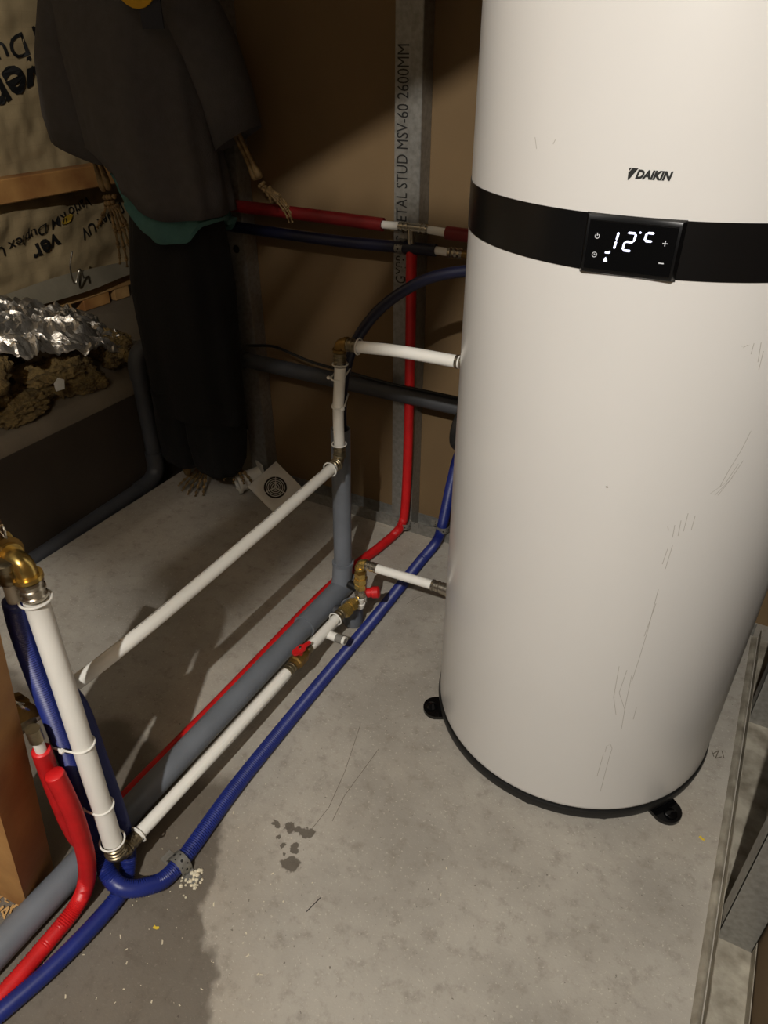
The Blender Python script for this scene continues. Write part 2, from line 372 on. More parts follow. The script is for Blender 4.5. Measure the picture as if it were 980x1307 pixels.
# out-of-frame ceiling, then timbers added to cast shade
struct(box('ceiling', 'ceiling_grey', (-2.95, -1.6, 3.0), (2.2, 3.45, 3.06)), 'plain grey ceiling above the frame', 'ceiling')
for x0_, x1_, lab in ((-0.236, -0.167, 'wide lath added overhead to shade the floor, nearest the heater'), (-0.270, -0.252, 'narrow lath added overhead for shade, second from the heater'), (-0.302, -0.282, 'narrow lath added overhead for shade, third from the heater'), (-0.342, -0.322, 'narrow lath added overhead for shade, fourth from the heater'), (-0.382, -0.362, 'narrow lath added overhead for shade, farthest from the heater')):
    tag(box('shade_lath', 'timber', (x0_, -0.756, 2.10), (x1_, -0.36, 2.114), None, .002), lab, 'lath', 'added shade laths above the view')  # unseen laths added to dim the floor and ledge on the left
tag(box('shade_hanger', 'timber', (-0.182, -0.86, 2.288), (-0.117, -0.84, 3.0), None, .002), 'upright timber strip added near the lamp to shade the skeleton', 'hanger')  # unseen strip added to keep lamp light off the skeleton
# sloping board added ahead of the lamp to shade the upper back wall
def slope(x): return 1.933 + (x + 0.510) * 0.509
mb = MB(); mb.prism([(-0.80, slope(-0.80)), (0.28, slope(0.28)), (0.28, 3.0), (-0.80, 3.0)], (0, 0.0, 0), (1, 0, 0), (0, 0, 1), (0, 0.025, 0))
tag(mb.build('shade_board', 'timber_pale', smooth=30), 'sloping board added above the view to shade the back wall', 'board')

# ---------------------------------------------------------------- water heater
TC = V((-0.176, 1.271, 0)); TR = 0.3145
tank = thing('water_heater', 'tall white cylindrical water heater with black band and lit display', 'water heater', TC)
def cyl(z0, z1, r, n=128, r1=None): return MB().lathe([(z0, r), (z1, r if r1 is None else r1)], TC, (0, 0, 1), n)
def on_tank(ang, z, r=TR, sgn=1):
    a0 = R(ang)
    return lambda u, v: V((TC.x + r*math.cos(a0+u/r), TC.y + r*math.sin(a0+u/r), z+v))
MB().lathe([(0.036, 0.02), (0.036, TR-.006), (0.040, TR-.001), (0.045, TR), (1.1085, TR)], TC, (0, 0, 1), 160).build('lower_shell', 'enamel', tank, smooth=50)
MB().lathe([(1.1085, TR-.004), (1.1085, TR+.0012), (1.1775, TR+.0012), (1.1775, TR-.004)], TC, (0, 0, 1), 160).build('band', 'black_band', tank, smooth=50)
MB().lathe([(1.1775, TR), (1.78, TR), (1.80, TR-.004), (1.83, TR-.03), (1.84, TR-.07), (1.845, 0.01)], TC, (0, 0, 1), 160).build('upper_shell', 'enamel', tank, smooth=50)
MB().lathe([(0.012, TR-.03), (0.012, TR+.001), (0.030, TR+.004), (0.035, TR+.002), (0.037, TR-.01)], TC, (0, 0, 1), 128).build('base_ring', 'black_plastic', tank, smooth=50)
for a in (211, 324.5, 90):
    d = V((math.cos(R(a)), math.sin(R(a)), 0)); s_ = V((-d.y, d.x, 0)); poly = [(-.10, -.032), (0.0, -.032)] + [(.012+.032*math.cos(R(t)), .032*math.sin(R(t))) for t in range(-75, 76, 15)] + [(0.0, .032), (-.10, .032)]
    ft = MB().prism(poly, TC + d*(TR-.002), d, s_, (0, 0, 0.009)).build('foot', 'black_gloss', tank, smooth=30)
    MB().lathe([(0, .014), (.004, .013), (.007, .008), (.008, 0.0)], TC + d*(TR+.022) + V((0, 0, .009)), (0, 0, 1), 16).build('foot_bolt', 'black_gloss', ft)
for a in (240, 270, 300): MB().lathe([(0, .03), (.013, .03)], TC + V((math.cos(R(a)), math.sin(R(a)), 0))*(TR-.035), (0, 0, 1), 14).build('leveller', 'black_plastic', tank)
# display module: raised bezel with sloped cheeks, screen and lit symbols
A0, A1, ZB0, ZB1 = -98.8, -78.9, 1.1060, 1.1785
panel = MB(); k = 12; rows = [(ZB0, .000), (ZB0+.002, .010), (ZB0+.006, .0125), (ZB1-.006, .0125), (ZB1-.002, .010), (ZB1, .000)]
cols = [(A0-1.0, 0.0), (A0, 1.0)] + [(A0+(A1-A0)*i/k, 1.0) for i in range(1, k)] + [(A1, 1.0), (A1+1.0, 0.0)]
vs = []
chord = TR*math.cos(R((A1-A0)/2))
for a, wgt in cols:
    for z, h in rows:
        rr_ = (chord + 0.0092)/math.cos(R(a-(A0+A1)/2)) if wgt else TR+.001
        base_r = TR + .001
        r_ = base_r + (max(rr_, base_r+.0015)-base_r)*(h/.0125)*wgt
        vs.append((TC.x + r_*math.cos(R(a)), TC.y + r_*math.sin(R(a)), z))
nr = len(rows)
panel.add(vs, [(i*nr+j, (i+1)*nr+j, (i+1)*nr+j+1, i*nr+j+1) for i in range(len(cols)-1) for j in range(nr-1)])
pan = panel.build('display_panel', 'black_band', tank, smooth=25)
am = R((A0+A1)/2); PN = V((math.cos(am), math.sin(am), 0)); PU = V((-PN.y, PN.x, 0)); PZ = V((0, 0, 1)); PO = TC + PN*(chord+.0098) + V((0, 0, (ZB0+ZB1)/2))
def onp(u, v, h=0.0): return PO + PU*u + PZ*v + PN*h
scr = MB().prism([(-.053, -.0285), (.053, -.0285), (.053, .0285), (-.053, .0285)], onp(0, 0), PU, PZ, PN*.0012).build('screen', 'black_gloss', pan, smooth=0)
for v in (-.0292, .0292): MB().tube([onp(-.053, v, .001), onp(.053, v, .001)], .0006, 6).build('screen_edge', 'black_gloss', pan)
def seg(u, v, vert, L=.0105, w_=.0024, sh=0.12):
    hw = w_/2; hl = L/2
    p = [(-hl, 0), (-hl+hw, hw), (hl-hw, hw), (hl, 0), (hl-hw, -hw), (-hl+hw, -hw)]
    if vert: p = [(y, x) for x, y in p]
    return [(u+a+(v+b)*sh, v+b) for a, b in p]
def digit(name, u, v, segs, s=1.0):
    mb = MB(); L = .0105*s
    T = {'a': (0, L, 0), 'g': (0, 0, 0), 'd': (0, -L, 0), 'f': (-L/2, L/2, 1), 'b': (L/2, L/2, 1), 'e': (-L/2, -L/2, 1), 'c': (L/2, -L/2, 1)}
    for q in segs:
        a, b, vt = T[q]; mb.prism(seg(u+a, v+b, vt, L*0.92, .0026), onp(0, 0, .0013), PU, PZ, PN*.0002)
    return mb.build(name, 'led', scr, smooth=0)
digit('digit_one', -.0235, .0075, 'bc'); digit('digit_two', -.0025, .0075, 'abged')
digit('degree_letter', .0195, .0105, 'afg' if 0 else 'agf', 0.9)
MB().prism([(.0095+.0012*math.cos(R(t)), .0195+.0012*math.sin(R(t))) for t in range(0, 360, 30)], onp(0, 0, .0013), PU, PZ, PN*.0002).build('degree_dot', 'led', scr, smooth=0)
def icon(name, fn, m='icon'):
    mb = MB(); fn(mb); return mb.build(name, m, scr, smooth=0)
def bar(mb, u, v, a, b): mb.prism([(u-a/2, v-b/2), (u+a/2, v-b/2), (u+a/2, v+b/2), (u-a/2, v+b/2)], onp(0, 0, .0013), PU, PZ, PN*.0002)
def ringp(mb, u, v, r, w_, a0=0, a1=360):
    n = 24
    for i in range(n):
        t0, t1 = R(a0+(a1-a0)*i/n), R(a0+(a1-a0)*(i+1)/n)
        mb.prism([(u+r*math.cos(t0), v+r*math.sin(t0)), (u+(r+w_)*math.cos(t0), v+(r+w_)*math.sin(t0)), (u+(r+w_)*math.cos(t1), v+(r+w_)*math.sin(t1)), (u+r*math.cos(t1), v+r*math.sin(t1))], onp(0, 0, .0013), PU, PZ, PN*.0002)
icon('power_symbol', lambda m_: (ringp(m_, -.0415, .0105, .0022, .0007, 120, 420), bar(m_, -.0415, .0128, .0008, .0034)))
icon('clock_symbol', lambda m_: (ringp(m_, -.0415, -.0118, .0026, .0006), bar(m_, -.0410, -.0118, .0022, .0006), bar(m_, -.0419, -.0111, .0006, .0016)))
icon('plus_symbol', lambda m_: (bar(m_, .0405, .0098, .0062, .0009), bar(m_, .0405, .0098, .0009, .0062)))
icon('minus_symbol', lambda m_: bar(m_, .0405, -.0135, .0062, .0012))
icon('tap_symbol', lambda m_: (bar(m_, -.0262, -.0078, .0052, .0020), bar(m_, -.0235, -.0068, .0020, .0026)), 'led')
icon('drop_symbol', lambda m_: (m_.prism([(-.0295, -.0185), (-.0245, -.0185), (-.0250, -.0155), (-.0270, -.0132), (-.0290, -.0155)], onp(0, 0, .0013), PU, PZ, PN*.0002)), 'led')
# maker's mark
LOGO = on_tank(-86.9, 1.2245, TR+.0006)
text_mesh('maker_lettering', 'DAIKIN', 0.0128, 'print', LOGO, tank, bold=0.0007, shear=0.26, sx=0.93)
LG = on_tank(-91.15, 1.2245, TR+.0006)
for poly in ([(-.0068, .0095), (-.0026, .0095), (-.0066, .0050), (-.0076, .0050)], [(-.0016, .0095), (.0078, .0095), (-.0052, -.0088), (-.0070, -.0088), (-.0076, .0036), (-.0062, .0036)]):
    mb = MB(); mb.add([LG(u*.72, v*.72) for u, v in poly], [tuple(range(len(poly)))]); mb.build('maker_emblem', 'print', tank, smooth=0)
# scratches in the enamel
def scr_line(mb, pts, w_=.0009):
    for (a0, z0_), (a1, z1_) in zip(pts, pts[1:]):
        f0 = on_tank(a0, z0_, TR+.0004); f1 = on_tank(a1, z1_, TR+.0004)
        mb.add([f0(-w_/2, 0), f0(w_/2, 0), f1(w_/2, 0), f1(-w_/2, 0)], [(0, 1, 2, 3)])
SCRATCHES = [[(-59.69, 1.0261), (-57.57, 1.029)], [(-56.72, 1.031), (-56.69, 1.0162)], [(-55.01, 1.0317), (-54.31, 1.0049)], [(-53.74, 1.0198), (-53.48, 0.9938)], [(-58.14, 1.0291), (-59.07, 1.025)], [(-50.4, 0.9025), (-51.43, 0.8734), (-53.25, 0.8411), (-54.45, 0.8126)], [(-49.95, 0.8548), (-51.95, 0.8247), (-54.22, 0.799)], [(-51.06, 0.8503), (-53.05, 0.82), (-56.6, 0.8026)], [(-51.62, 0.8272), (-55.13, 0.7994)], [(-62.5, 0.7562), (-62.17, 0.7275)], [(-61.11, 0.7689), (-61.02, 0.7362)], [(-58.98, 0.7645), (-58.94, 0.7389)], [(-63.85, 0.7475), (-63.56, 0.7244)], [(-65.63, 0.7443), (-65.14, 0.7372)], [(-62.97, 0.7098), (-63.15, 0.6641)], [(-64.04, 0.7036), (-64.39, 0.6732)], [(-63.58, 0.6229), (-63.42, 0.5317), (-63.71, 0.4663), (-64.06, 0.4126)], [(-63.15, 0.5934), (-63.98, 0.521)], [(-69.18, 0.4486), (-68.43, 0.3705), (-66.27, 0.3263)], [(-66.49, 0.4407), (-67.09, 0.3835), (-63.95, 0.3419)], [(-64.59, 0.428), (-64.04, 0.3523), (-63.23, 0.2888)], [(-60.21, 0.3463), (-60.15, 0.3147)], [(-66.64, 0.2203), (-66.66, 0.2385), (-65.49, 0.2437), (-64.61, 0.2327), (-64.75, 0.2027), (-64.68, 0.1006)], [(-67.03, 0.2154), (-67.23, 0.1488)], [(-116.78, 1.255), (-115.89, 1.242)], [(-110.63, 1.2549), (-111.14, 1.2495)]]
for l in SCRATCHES:
    SCR = MB(); scr_line(SCR, l); SCR.build('scratch', 'scratch', tank, smooth=0)
mb = MB(); f_ = on_tank(-83.6, 0.801, TR+.0006); mb.add([f_(.002*math.cos(t), .0012*math.sin(t)) for t in [i*.6283 for i in range(10)]], [tuple(range(10))]); mb.build('paint_chip', 'old_brass', tank, smooth=0)
MB().lathe([(0, .047), (.030, .047), (.036, .043), (.037, .0)], TC + V((-TR+.002, .03, .657)), (-1, 0.0, 0), 28).build('side_cap', 'black_plastic', tank)
for y, z in ((1.25, .250), (1.32, .800)):
    x = TC.x - math.sqrt(TR**2-(y-TC.y)**2)
    MB().lathe([(-.02, .012), (.006, .012), (.006, .017), (.016, .017), (.016, .0145), (.03, .0145)], (x, y, z), (-1, 0, 0), 18).build('nozzle', 'steel', tank)

# ---------------------------------------------------------------- pipe helpers
def ring(mb, o, ax, r, t): mb.tube([V(o) + (a_*math.cos(q) + b_*math.sin(q))*r for a_, b_ in [(V(ax).orthogonal().normalized(), V(ax).normalized().cross(V(ax).orthogonal().normalized()))] for q in [2*math.pi*i/24 for i in range(24)]], t, 8, closed=True)
def pipe(label, pts, r, parts=(), group=None, printed=None):
    """white composite pipe with crimp sleeves given as (end, ) descriptors"""
    pts = [V(p) for p in pts]
    t = thing('white_pipe', label, 'pipe', pts[0] if pts[0].z < pts[-1].z else pts[-1], group)
    sp = spline(pts, 0.02); MB().tube(sp, r, 20).build('tube', 'white_pipe', t, smooth=60)
    return t
def sleeve(parent, o, ax, r, L=.028, m='steel', withring=True):
    s_ = MB().lathe([(0, r*.9), (0, r*1.10), (L*.14, r*1.14), (L*.2, r*1.02), (L*.36, r*1.02), (L*.42, r*1.14), (L*.56, r*1.14), (L*.62, r*1.02), (L*.78, r*1.02), (L*.84, r*1.12), (L, r*1.10), (L, r*.9)], o, ax, 24).build('crimp_sleeve', m, parent, smooth=30)
    if withring:
        mb = MB(); ring(mb, V(o) + V(ax).normalized()*(L+.004), ax, r*1.32, .0018); mb.build('locking_ring', 'tie', parent)
    return s_
def elbow(label, corner, da, db, r, la, lb, m, ra=None, sl=(True, True), ms='nickel', rings=(True, True), rb=None, Ls=.026):
    """pipe elbow: bent body between two directions, sleeves pointing out along them"""
    c = V(corner); da = V(da).normalized(); db = V(db).normalized(); ra = ra or r; rb = rb or ra
    t = thing('pipe_elbow', label, 'fitting', c - V((0, 0, r)))
    pts = [c + da*la] + [(c + da*r*1.1)*(1-s_)**2 + c*2*s_*(1-s_) + (c + db*r*1.1)*s_**2 for s_ in [i/8 for i in range(9)]] + [c + db*lb]
    MB().tube(pts, lambda i: r, 20).build('body', m, t, smooth=60)
    for d, l, rr_, on, rg in ((da, la, ra, sl[0], rings[0]), (db, lb, rb, sl[1], rings[1])):
        MB().lathe([(0, r), (0, rr_*1.22), (.006, rr_*1.25), (.008, rr_*1.1), (.008, r)], c + d*(l-.006), d, 24).build('collar', m, t, smooth=30)
        if on: sleeve(t, c + d*(l+.003), d, rr_, Ls, ms, rg)
    return t

# ---------------------------------------------------------------- white hot-water lines
rW = .0128
E1 = V((-.794, .44, .768)); E2 = V((-.790, .425, .098))
pipe('thick white upright pipe strapped to the blue hose at far left', [E1 + V((0, 0, -.065)), (-.795, .436, .45), E2 + V((0, 0, .05))], .0172)
el = elbow('bright brass elbow on a wall plate at the top of the upright pipe', E1, (-1, 0, 0), (0, 0, -1), .0150, .030, .026, 'brass', sl=(False, True), ra=.0165, ms='steel', Ls=.030)
MB().lathe([(0, .0), (0, .031), (.006, .031), (.006, .024), (.014, .022), (.014, .010)], E1 + V((-.052, 0, 0)), (1, 0, 0), 6).build('hex_nut', 'brass', el, smooth=20)
MB().lathe([(0, .0), (0, .026), (.010, .027), (.012, .018), (.012, .010)], E1 + V((-.042, 0, 0)), (1, 0, 0), 28).build('washer', 'old_brass', el, smooth=30)
elbow('dull steel elbow joining the upright pipe to the low white pipe', E2, (0, 0, 1), (0, 1, 0), .0140, .022, .020, 'nickel', ra=.0165, rb=.0128, ms='nickel', Ls=.024)
VY = 0.955
pipe('long low white pipe running beside the grey drain toward the red tap', [E2 + V((0, .045, 0)), (-.780, .70, .107), (-.776, VY, .110)], rW)
pipe('short white pipe between the red-handled tap and the safety valve', [(-.776, 1.035, .110), (-.772, 1.165, .112)], rW)
W4z = .480
E4 = V((-.838, 1.33, .787)); E5 = V((-.846, 1.325, .478))
W4 = pipe('long white pipe with black print crossing above the dark floor', [(-.868, .41, .452), (-.857, .62, .451), (-.846, .95, .466), (-.845, 1.29, .478)], .0135)
mb = MB(); sp4 = resample(spline([V((-.868, .41, .452)), V((-.857, .62, .451)), V((-.846, .95, .466)), V((-.845, 1.29, .478))], .01), .004); n4 = V((-.28, 0, .96)); t4 = V((.96, 0, .28))
for k_, p_ in enumerate(sp4):
    if 45 < k_ < 210 and random.random() < (.75 if (k_//14) % 3 else .25):
        h_ = random.uniform(.0007, .0018); c_ = p_ + n4*.01352 + t4*random.uniform(-.0004, .0004); mb.prism([(-.0012, -h_), (.0012, -h_), (.0012, h_), (-.0012, h_)], c_, (0, 1, 0), t4, n4*.0002)
o_ = mb.build('print_marks', 'greyprint', W4, smooth=0); o_['kind'] = 'stuff'
pipe('upper white upright pipe beside the open grey standpipe', [E5 + V((0, 0, .045)), (-.846, 1.327, .62), E4 + V((0, 0, -.058))], .0135)
elbow('nickel elbow where the upper riser meets the long slanted pipe', E5, (0, 0, 1), (0, -1, 0), .0115, .020, .018, 'nickel', ra=.0135, Ls=.022)
elbow('tarnished elbow at the top of the upper white riser', E4, (0, 0, -1), (1, 0, 0), .0125, .020, .020, 'old_brass', ra=.0135, ms='nickel', Ls=.024)
pipe('short white pipe entering the upper side of the heater', [E4 + V((.048, -.002, 0)), (-.68, 1.325, .796), (-.535, 1.32, .800)], .0135)
E3 = V((-.748, 1.25, .243))
e3 = elbow('small brass elbow above the safety valve', E3, (0, 0, -1), (1, 0, 0), .0120, .018, .016, 'brass', ra=.0118, sl=(False, True), ms='steel', rings=(False, False), Ls=.030)
pipe('short white pipe entering the lower side of the heater', [E3 + V((.050, 0, 0)), (-.535, 1.25, .250)], .0118)
for lab, p, ax in (('crimp sleeve joining the upper white pipe to the heater', (-.545, 1.32, .800), (1, 0, 0)), ('crimp sleeve joining the lower white pipe to the heater', (-.545, 1.25, .250), (1, 0, 0))):
    t = thing('crimp_joint', lab, 'fitting', V(p)-V((0, 0, .014))); sleeve(t, p, ax, .0128, .034, 'steel', False)
# white side stub below
st = thing('pipe_stub', 'white pipe stub sticking out beside the blue hose', 'pipe', (-.745, 1.112, .090))
MB().tube([(-.772, 1.113, .100), (-.715, 1.113, .100)], .0112, 18).build('tube', 'white_pipe', st)
MB().tube([(-.741, 1.113, .100), (-.722, 1.113, .100)], .0116, 18).build('grey_collar', 'greyprint', st)
MB().tube([(-.7148, 1.113, .100), (-.7146, 1.113, .100)], .0085, 18).build('bore', 'greyprint', st)

# red-handled tap
tap = thing('ball_valve', 'small brass ball valve with a red handle on the low pipe', 'valve', (-.776, .995, .095))
MB().lathe([(-.030, .012), (-.030, .015), (-.020, .016), (-.016, .019), (.012, .019), (.018, .016), (.026, .015), (.026, .012)], (-.776, 1.0, .110), (0, 1, 0), 8, .39).build('body', 'old_brass', tap, smooth=25)
sleeve(tap, (-.776, .968, .110), (0, -1, 0), .0134, .022, 'nickel', False); sleeve(tap, (-.776, 1.026, .110), (0, 1, 0), .0128, .016, 'nickel', False)
hd = MB(); hd.lathe([(0, .008), (.010, .0085), (.014, .0085), (.018, .004), (.018, 0)], (-.774, 1.0, .126), (.1, 0, 1), 14)
hb = hd.build('handle_boss', 'red', tap)
MB().prism([(-.022, -.004), (-.018, -.008), (-.008, -.010), (.008, -.010), (.014, -.005), (.028, -.005), (.032, -.002), (.032, .003), (.014, .005), (.008, .010), (-.008, .010), (-.018, .008), (-.022, .004)], (-.772, 1.0, .139), V((.30, 1, 0.08)).normalized(), (1, -.3, 0), (0, 0, .005)).build('handle', 'red', tap)
MB().lathe([(0, .004), (.004, .0035), (.004, 0)], (-.772, 1.0, .145), (0, 0, 1), 10).build('handle_screw', 'steel', tap)

# safety valve group
sv = thing('safety_valve', 'brass and chrome safety valve with red and black knobs above the grey cup', 'valve', (-.752, 1.25, .07))
MB().lathe([(0, .011), (0, .0165), (.014, .0170), (.016, .0140), (.020, .0140), (.020, .0185), (.034, .0185), (.034, .0145), (.038, .0140), (.038, .0165), (.052, .0165), (.052, .012)], E3 + V((0, 0, -.082)), (0, 0, 1), 6).build('brass_union', 'brass', sv, smooth=20)
MB().lathe([(0, .012), (.006, .017), (.018, .018), (.026, .013), (.030, .012)], E3 + V((0, 0, -.112)), (0, 0, 1), 20).build('chrome_body', 'steel', sv)
MB().lathe([(0, .012), (0, .0195), (.018, .0195), (.020, .015), (.026, .015), (.026, .0185), (.040, .0185), (.040, .013), (.050, .012)], (-.766, 1.188, .115), (.22, .95, .2), 6).build('brass_nut', 'brass', sv, smooth=20)
sleeve(sv, (-.7705, 1.183, .1145), (-.03, -1, 0), .0134, .022, 'nickel', True)
MB().lathe([(0, .013), (.012, .013), (.014, .016), (.030, .016), (.033, .012), (.034, 0)], E3 + V((.014, .010, -.100)), (.95, .35, .18), 16).build('red_knob', 'red', sv)
MB().lathe([(0, .010), (.018, .012), (.030, .012), (.033, .008), (.034, 0)], E3 + V((-.010, .002, -.092)), (-.95, .15, .1), 14).build('black_knob', 'black_plastic', sv)
MB().lathe([(0, .010), (.022, .010), (.024, .013), (.040, .013), (.040, .008)], E3 + V((.002, -.002, -.112)), (-.25, .2, -1), 16).build('white_outlet', 'tie', sv)

# ---------------------------------------------------------------- grey drains
dr = thing('drain_pipe', 'grey plastic drain pipe along the floor with a standpipe branch', 'pipe', (-.885, .7, 0))
MB().tube([(-.890, -.55, .034), (-.885, .6, .034), (-.880, 1.20, .034)], .0280, 24).build('floor_run', 'grey_pvc', dr)
MB().tube([(-.8805, 1.17, .034), (-.879, 1.30, .034), (-.878, 1.40, .034)], .0312, 24).build('branch_fitting', 'grey_pvc', dr)
MB().tube([(-.8802, 1.165, .034), (-.8802, 1.172, .034)], .0325, 24).build('fitting_lip', 'grey_pvc', dr)
MB().tube([(-.879, 1.345, .030), (-.879, 1.362, .060), (-.879, 1.372, .115)], .0285, 24).build('branch_socket', 'grey_pvc', dr)
MB().tube([(-.879, 1.372, .110), (-.879, 1.3725, .119)], .0310, 24).build('fitting_lip', 'grey_pvc', dr)
mb = MB(); mb.lathe([(0, .0255), (.43, .0255), (.43, .0225), (.02, .0225), (.02, 0)], (-.879, 1.372, .105), (-.002, .035, 1), 24); mb.build('standpipe', 'grey_pvc', dr, smooth=40)
cup = thing('drain_cup', 'dark grey funnel cup on the floor below the safety valve', 'funnel', (-.755, 1.245, 0))
MB().lathe([(0, .018), (.006, .026), (.030, .030), (.060, .029), (.064, .031), (.070, .031), (.070, .027), (.03, .025), (.03, 0)], (-.790, 1.272, 0), (0, 0, 1), 28).build('cup', 'grey_pvc', cup, smooth=40)
MB().tube([(-.812, 1.272, .022), (-.850, 1.272, .026)], .0150, 16).build('outlet', 'grey_pvc_dark', cup)
ld_ = thing('ledge_drain', 'dark grey drain pipe along the ledge, rising behind the black trousers', 'pipe', (-1.845, 1.0, -.055))
MB().tube([(-1.845, -.8, -.027), (-1.845, .9, -.02), (-1.850, 1.54, -.005)], .0265, 20).build('floor_run', 'grey_pvc_dark', ld_)
MB().tube(spline([(-1.850, 1.52, -.006), (-1.852, 1.585, .0), (-1.856, 1.625, .03), (-1.858, 1.633, .10)], .01), .031, 20).build('lower_bend', 'grey_pvc_dark', ld_)
MB().tube([(-1.857, 1.632, .06), (-1.859, 1.637, .42)], .0265, 20).build('riser', 'grey_pvc_dark', ld_)
MB().tube(spline([(-1.859, 1.637, .385), (-1.859, 1.640, .440), (-1.852, 1.662, .480), (-1.825, 1.705, .496), (-1.77, 1.725, .497)], .008), .031, 20).build('upper_bend', 'grey_pvc_dark', ld_)
MB().tube([(-1.80, 1.7245, .497), (-1.42, 1.727, .499), (-.30, 1.727, .497)], .0240, 20).build('wall_run', 'grey_pvc_dark', ld_)
MB().tube([(-1.515, 1.7265, .498), (-1.452, 1.727, .499)], .0285, 20).build('socket', 'grey_pvc_dark', ld_)
tag(hose('black_cable', 'black_plastic', [(-1.452, 1.745, .545), (-1.43, 1.725, .553), (-1.332, 1.725, .566), (-1.25, 1.725, .552), (-1.187, 1.725, .541), (-1.074, 1.725, .534), (-.913, 1.722, .5265), (-.811, 1.722, .5265), (-.45, 1.725, .5265)], .0045, n=8), 'thin black cable lying along the grey wall pipe', 'cable')
tag(hose('black_cable', 'black_plastic', [(-.552, 1.42, .935), (-.551, 1.42, .80), (-.548, 1.42, .55), (-.50, 1.44, .30), (-.40, 1.52, .02)], .0052, n=8), 'black cable hanging behind the left flank of the heater', 'cable')

# ---------------------------------------------------------------- coloured pipes on the back partition
rp = thing('red_pipe', 'red sleeved pipe with white joints high on the back partition', 'pipe', (-.9, 1.735, .94))
yB = 1.735
MB().tube(spline([(-1.66, 2.35, .966), (-1.64, 1.93, .966), (-1.615, 1.80, .967), (-1.55, yB+.01, .968), (-1.48, yB, .968), (-1.2, yB, .966), (-.945, yB, .962)], .02), .0170, 18).build('sleeve_tube', 'red_dark', rp)
MB().tube([(-.95, yB, .962), (-.893, yB, .963)], .0100, 16).build('bare_tube', 'white_pipe', rp)
tee = MB().tube([(-.897, yB, .963), (-.812, yB, .962)], .0112, 16).build('tee_joint', 'steel', rp)
MB().tube([(-.862, yB, .962), (-.860, yB, .905)], .0112, 16).build('tee_leg', 'steel', rp)
for x in (-.890, -.876, -.838, -.824): MB().lathe([(0, .0135), (.006, .0135)], (x, yB, .9625), (1, 0, 0), 16).build('crimp_ring', 'steel', rp)
MB().tube([(-.815, yB, .962), (-.758, yB, .960)], .0100, 16).build('bare_tube', 'white_pipe', rp)
MB().tube([(-.762, yB, .960), (-.55, yB, .955)], .0165, 18).build('sleeve_tube', 'red_dark', rp)
bp_ = thing('blue_pipe', 'dark blue sleeved pipe just below the red wall pipe', 'pipe', (-.9, 1.735, .895))
MB().tube(spline([(-1.66, 2.35, .906), (-1.64, 1.93, .907), (-1.615, 1.80, .908), (-1.55, yB+.01, .910), (-1.48, yB, .910), (-1.1, yB, .906), (-.790, yB, .914)], .02), .0155, 18).build('sleeve_tube', 'blue_dark', bp_)
MB().tube([(-.795, yB, .914), (-.752, yB, .913)], .0100, 16).build('bare_tube', 'white_pipe', bp_)
MB().lathe([(0, .012), (.008, .0145), (.012, .0115), (.020, .0145), (.026, .0115), (.034, .0145), (.040, .0115)], (-.755, yB, .913), (1, 0, 0), 16).build('crimp_sleeve', 'steel', bp_)
MB().tube([(-.72, yB, .913), (-.50, yB, .912)], .0100, 16).build('bare_tube', 'old_brass', bp_)

# ---------------------------------------------------------------- hoses on the floor
rd = thing('red_hose', 'red hose from the timber post, behind the grey drain, up the back wall', 'hose', (-.925, .9, 0))
hose('conduit', 'red', [(-.824, .385, .425), (-.835, .388, .33), (-.850, .395, .20), (-.872, .415, .10), (-.908, .47, .045), (-.927, .57, .018), (-.925, .9, .0150), (-.924, 1.32, .0150), (-.905, 1.50, .0165), (-.890, 1.60, .0165), (-.880, 1.69, .0175), (-.871, 1.728, .04), (-.864, 1.735, .10), (-.858, 1.735, .3), (-.857, 1.735, .6), (-.860, 1.735, .91)], .0152, rd, True)
MB().tube([(-.820, .383, .455), (-.824, .385, .420)], .0085, 14).build('bare_end', 'white_pipe', rd)
rd2 = tag(hose('red_hose', 'red', [(-.803, .380, .385), (-.798, .381, .33), (-.796, .381, .26), (-.808, .380, .145), (-.822, .368, .066), (-.831, .340, .026), (-.832, .28, .0162), (-.830, .19, .0162), (-.835, .05, .0162), (-.85, -.3, .0162)], .0158, None, True), 'bright red hose curling from the timber post to the near left corner', 'hose')
bl = thing('blue_hose', 'blue hose tied to the upright pipe, bending along the floor to the back wall', 'hose', (-.74, .9, 0))
hose('conduit', 'blue', [(-.818, .424, .705), (-.828, .424, .645), (-.834, .425, .555), (-.833, .425, .45), (-.834, .425, .325), (-.838, .424, .20), (-.832, .419, .115), (-.806, .404, .070), (-.768, .400, .054), (-.738, .430, .036), (-.725, .490, .0185), (-.738, .70, .0175), (-.740, 1.0, .0175), (-.738, 1.27, .0175), (-.739, 1.45, .0175), (-.741, 1.60, .0175), (-.738, 1.70, .022), (-.733, 1.735, .06), (-.724, 1.742, .14), (-.708, 1.742, .25), (-.690, 1.742, .34), (-.645, 1.742, .43), (-.58, 1.742, .60), (-.56, 1.742, .8)], .0168, bl, True)
MB().tube([(-.812, .423, .748), (-.818, .424, .698)], .0095, 14).build('bare_end', 'white_plastic', bl)
MB().lathe([(0, .010), (.003, .0125), (.012, .0125), (.014, .0112), (.024, .0112), (.026, .013), (.036, .013), (.038, .010)], (-.813, .423, .738), (.10, 0.0, 1), 14).build('crimp_sleeve', 'nickel', bl)
tag(hose('blue_hose', 'blue', [(-.850, .455, .50), (-.830, .468, .44), (-.823, .468, .30), (-.820, .468, .13), (-.808, .455, .055), (-.795, .430, .024), (-.782, .390, .0172), (-.788, .27, .0172), (-.812, .15, .0172), (-.86, -.05, .0172), (-.93, -.35, .0172)], .0162, None, True), 'second blue hose passing under the tied one to the near left corner', 'hose')
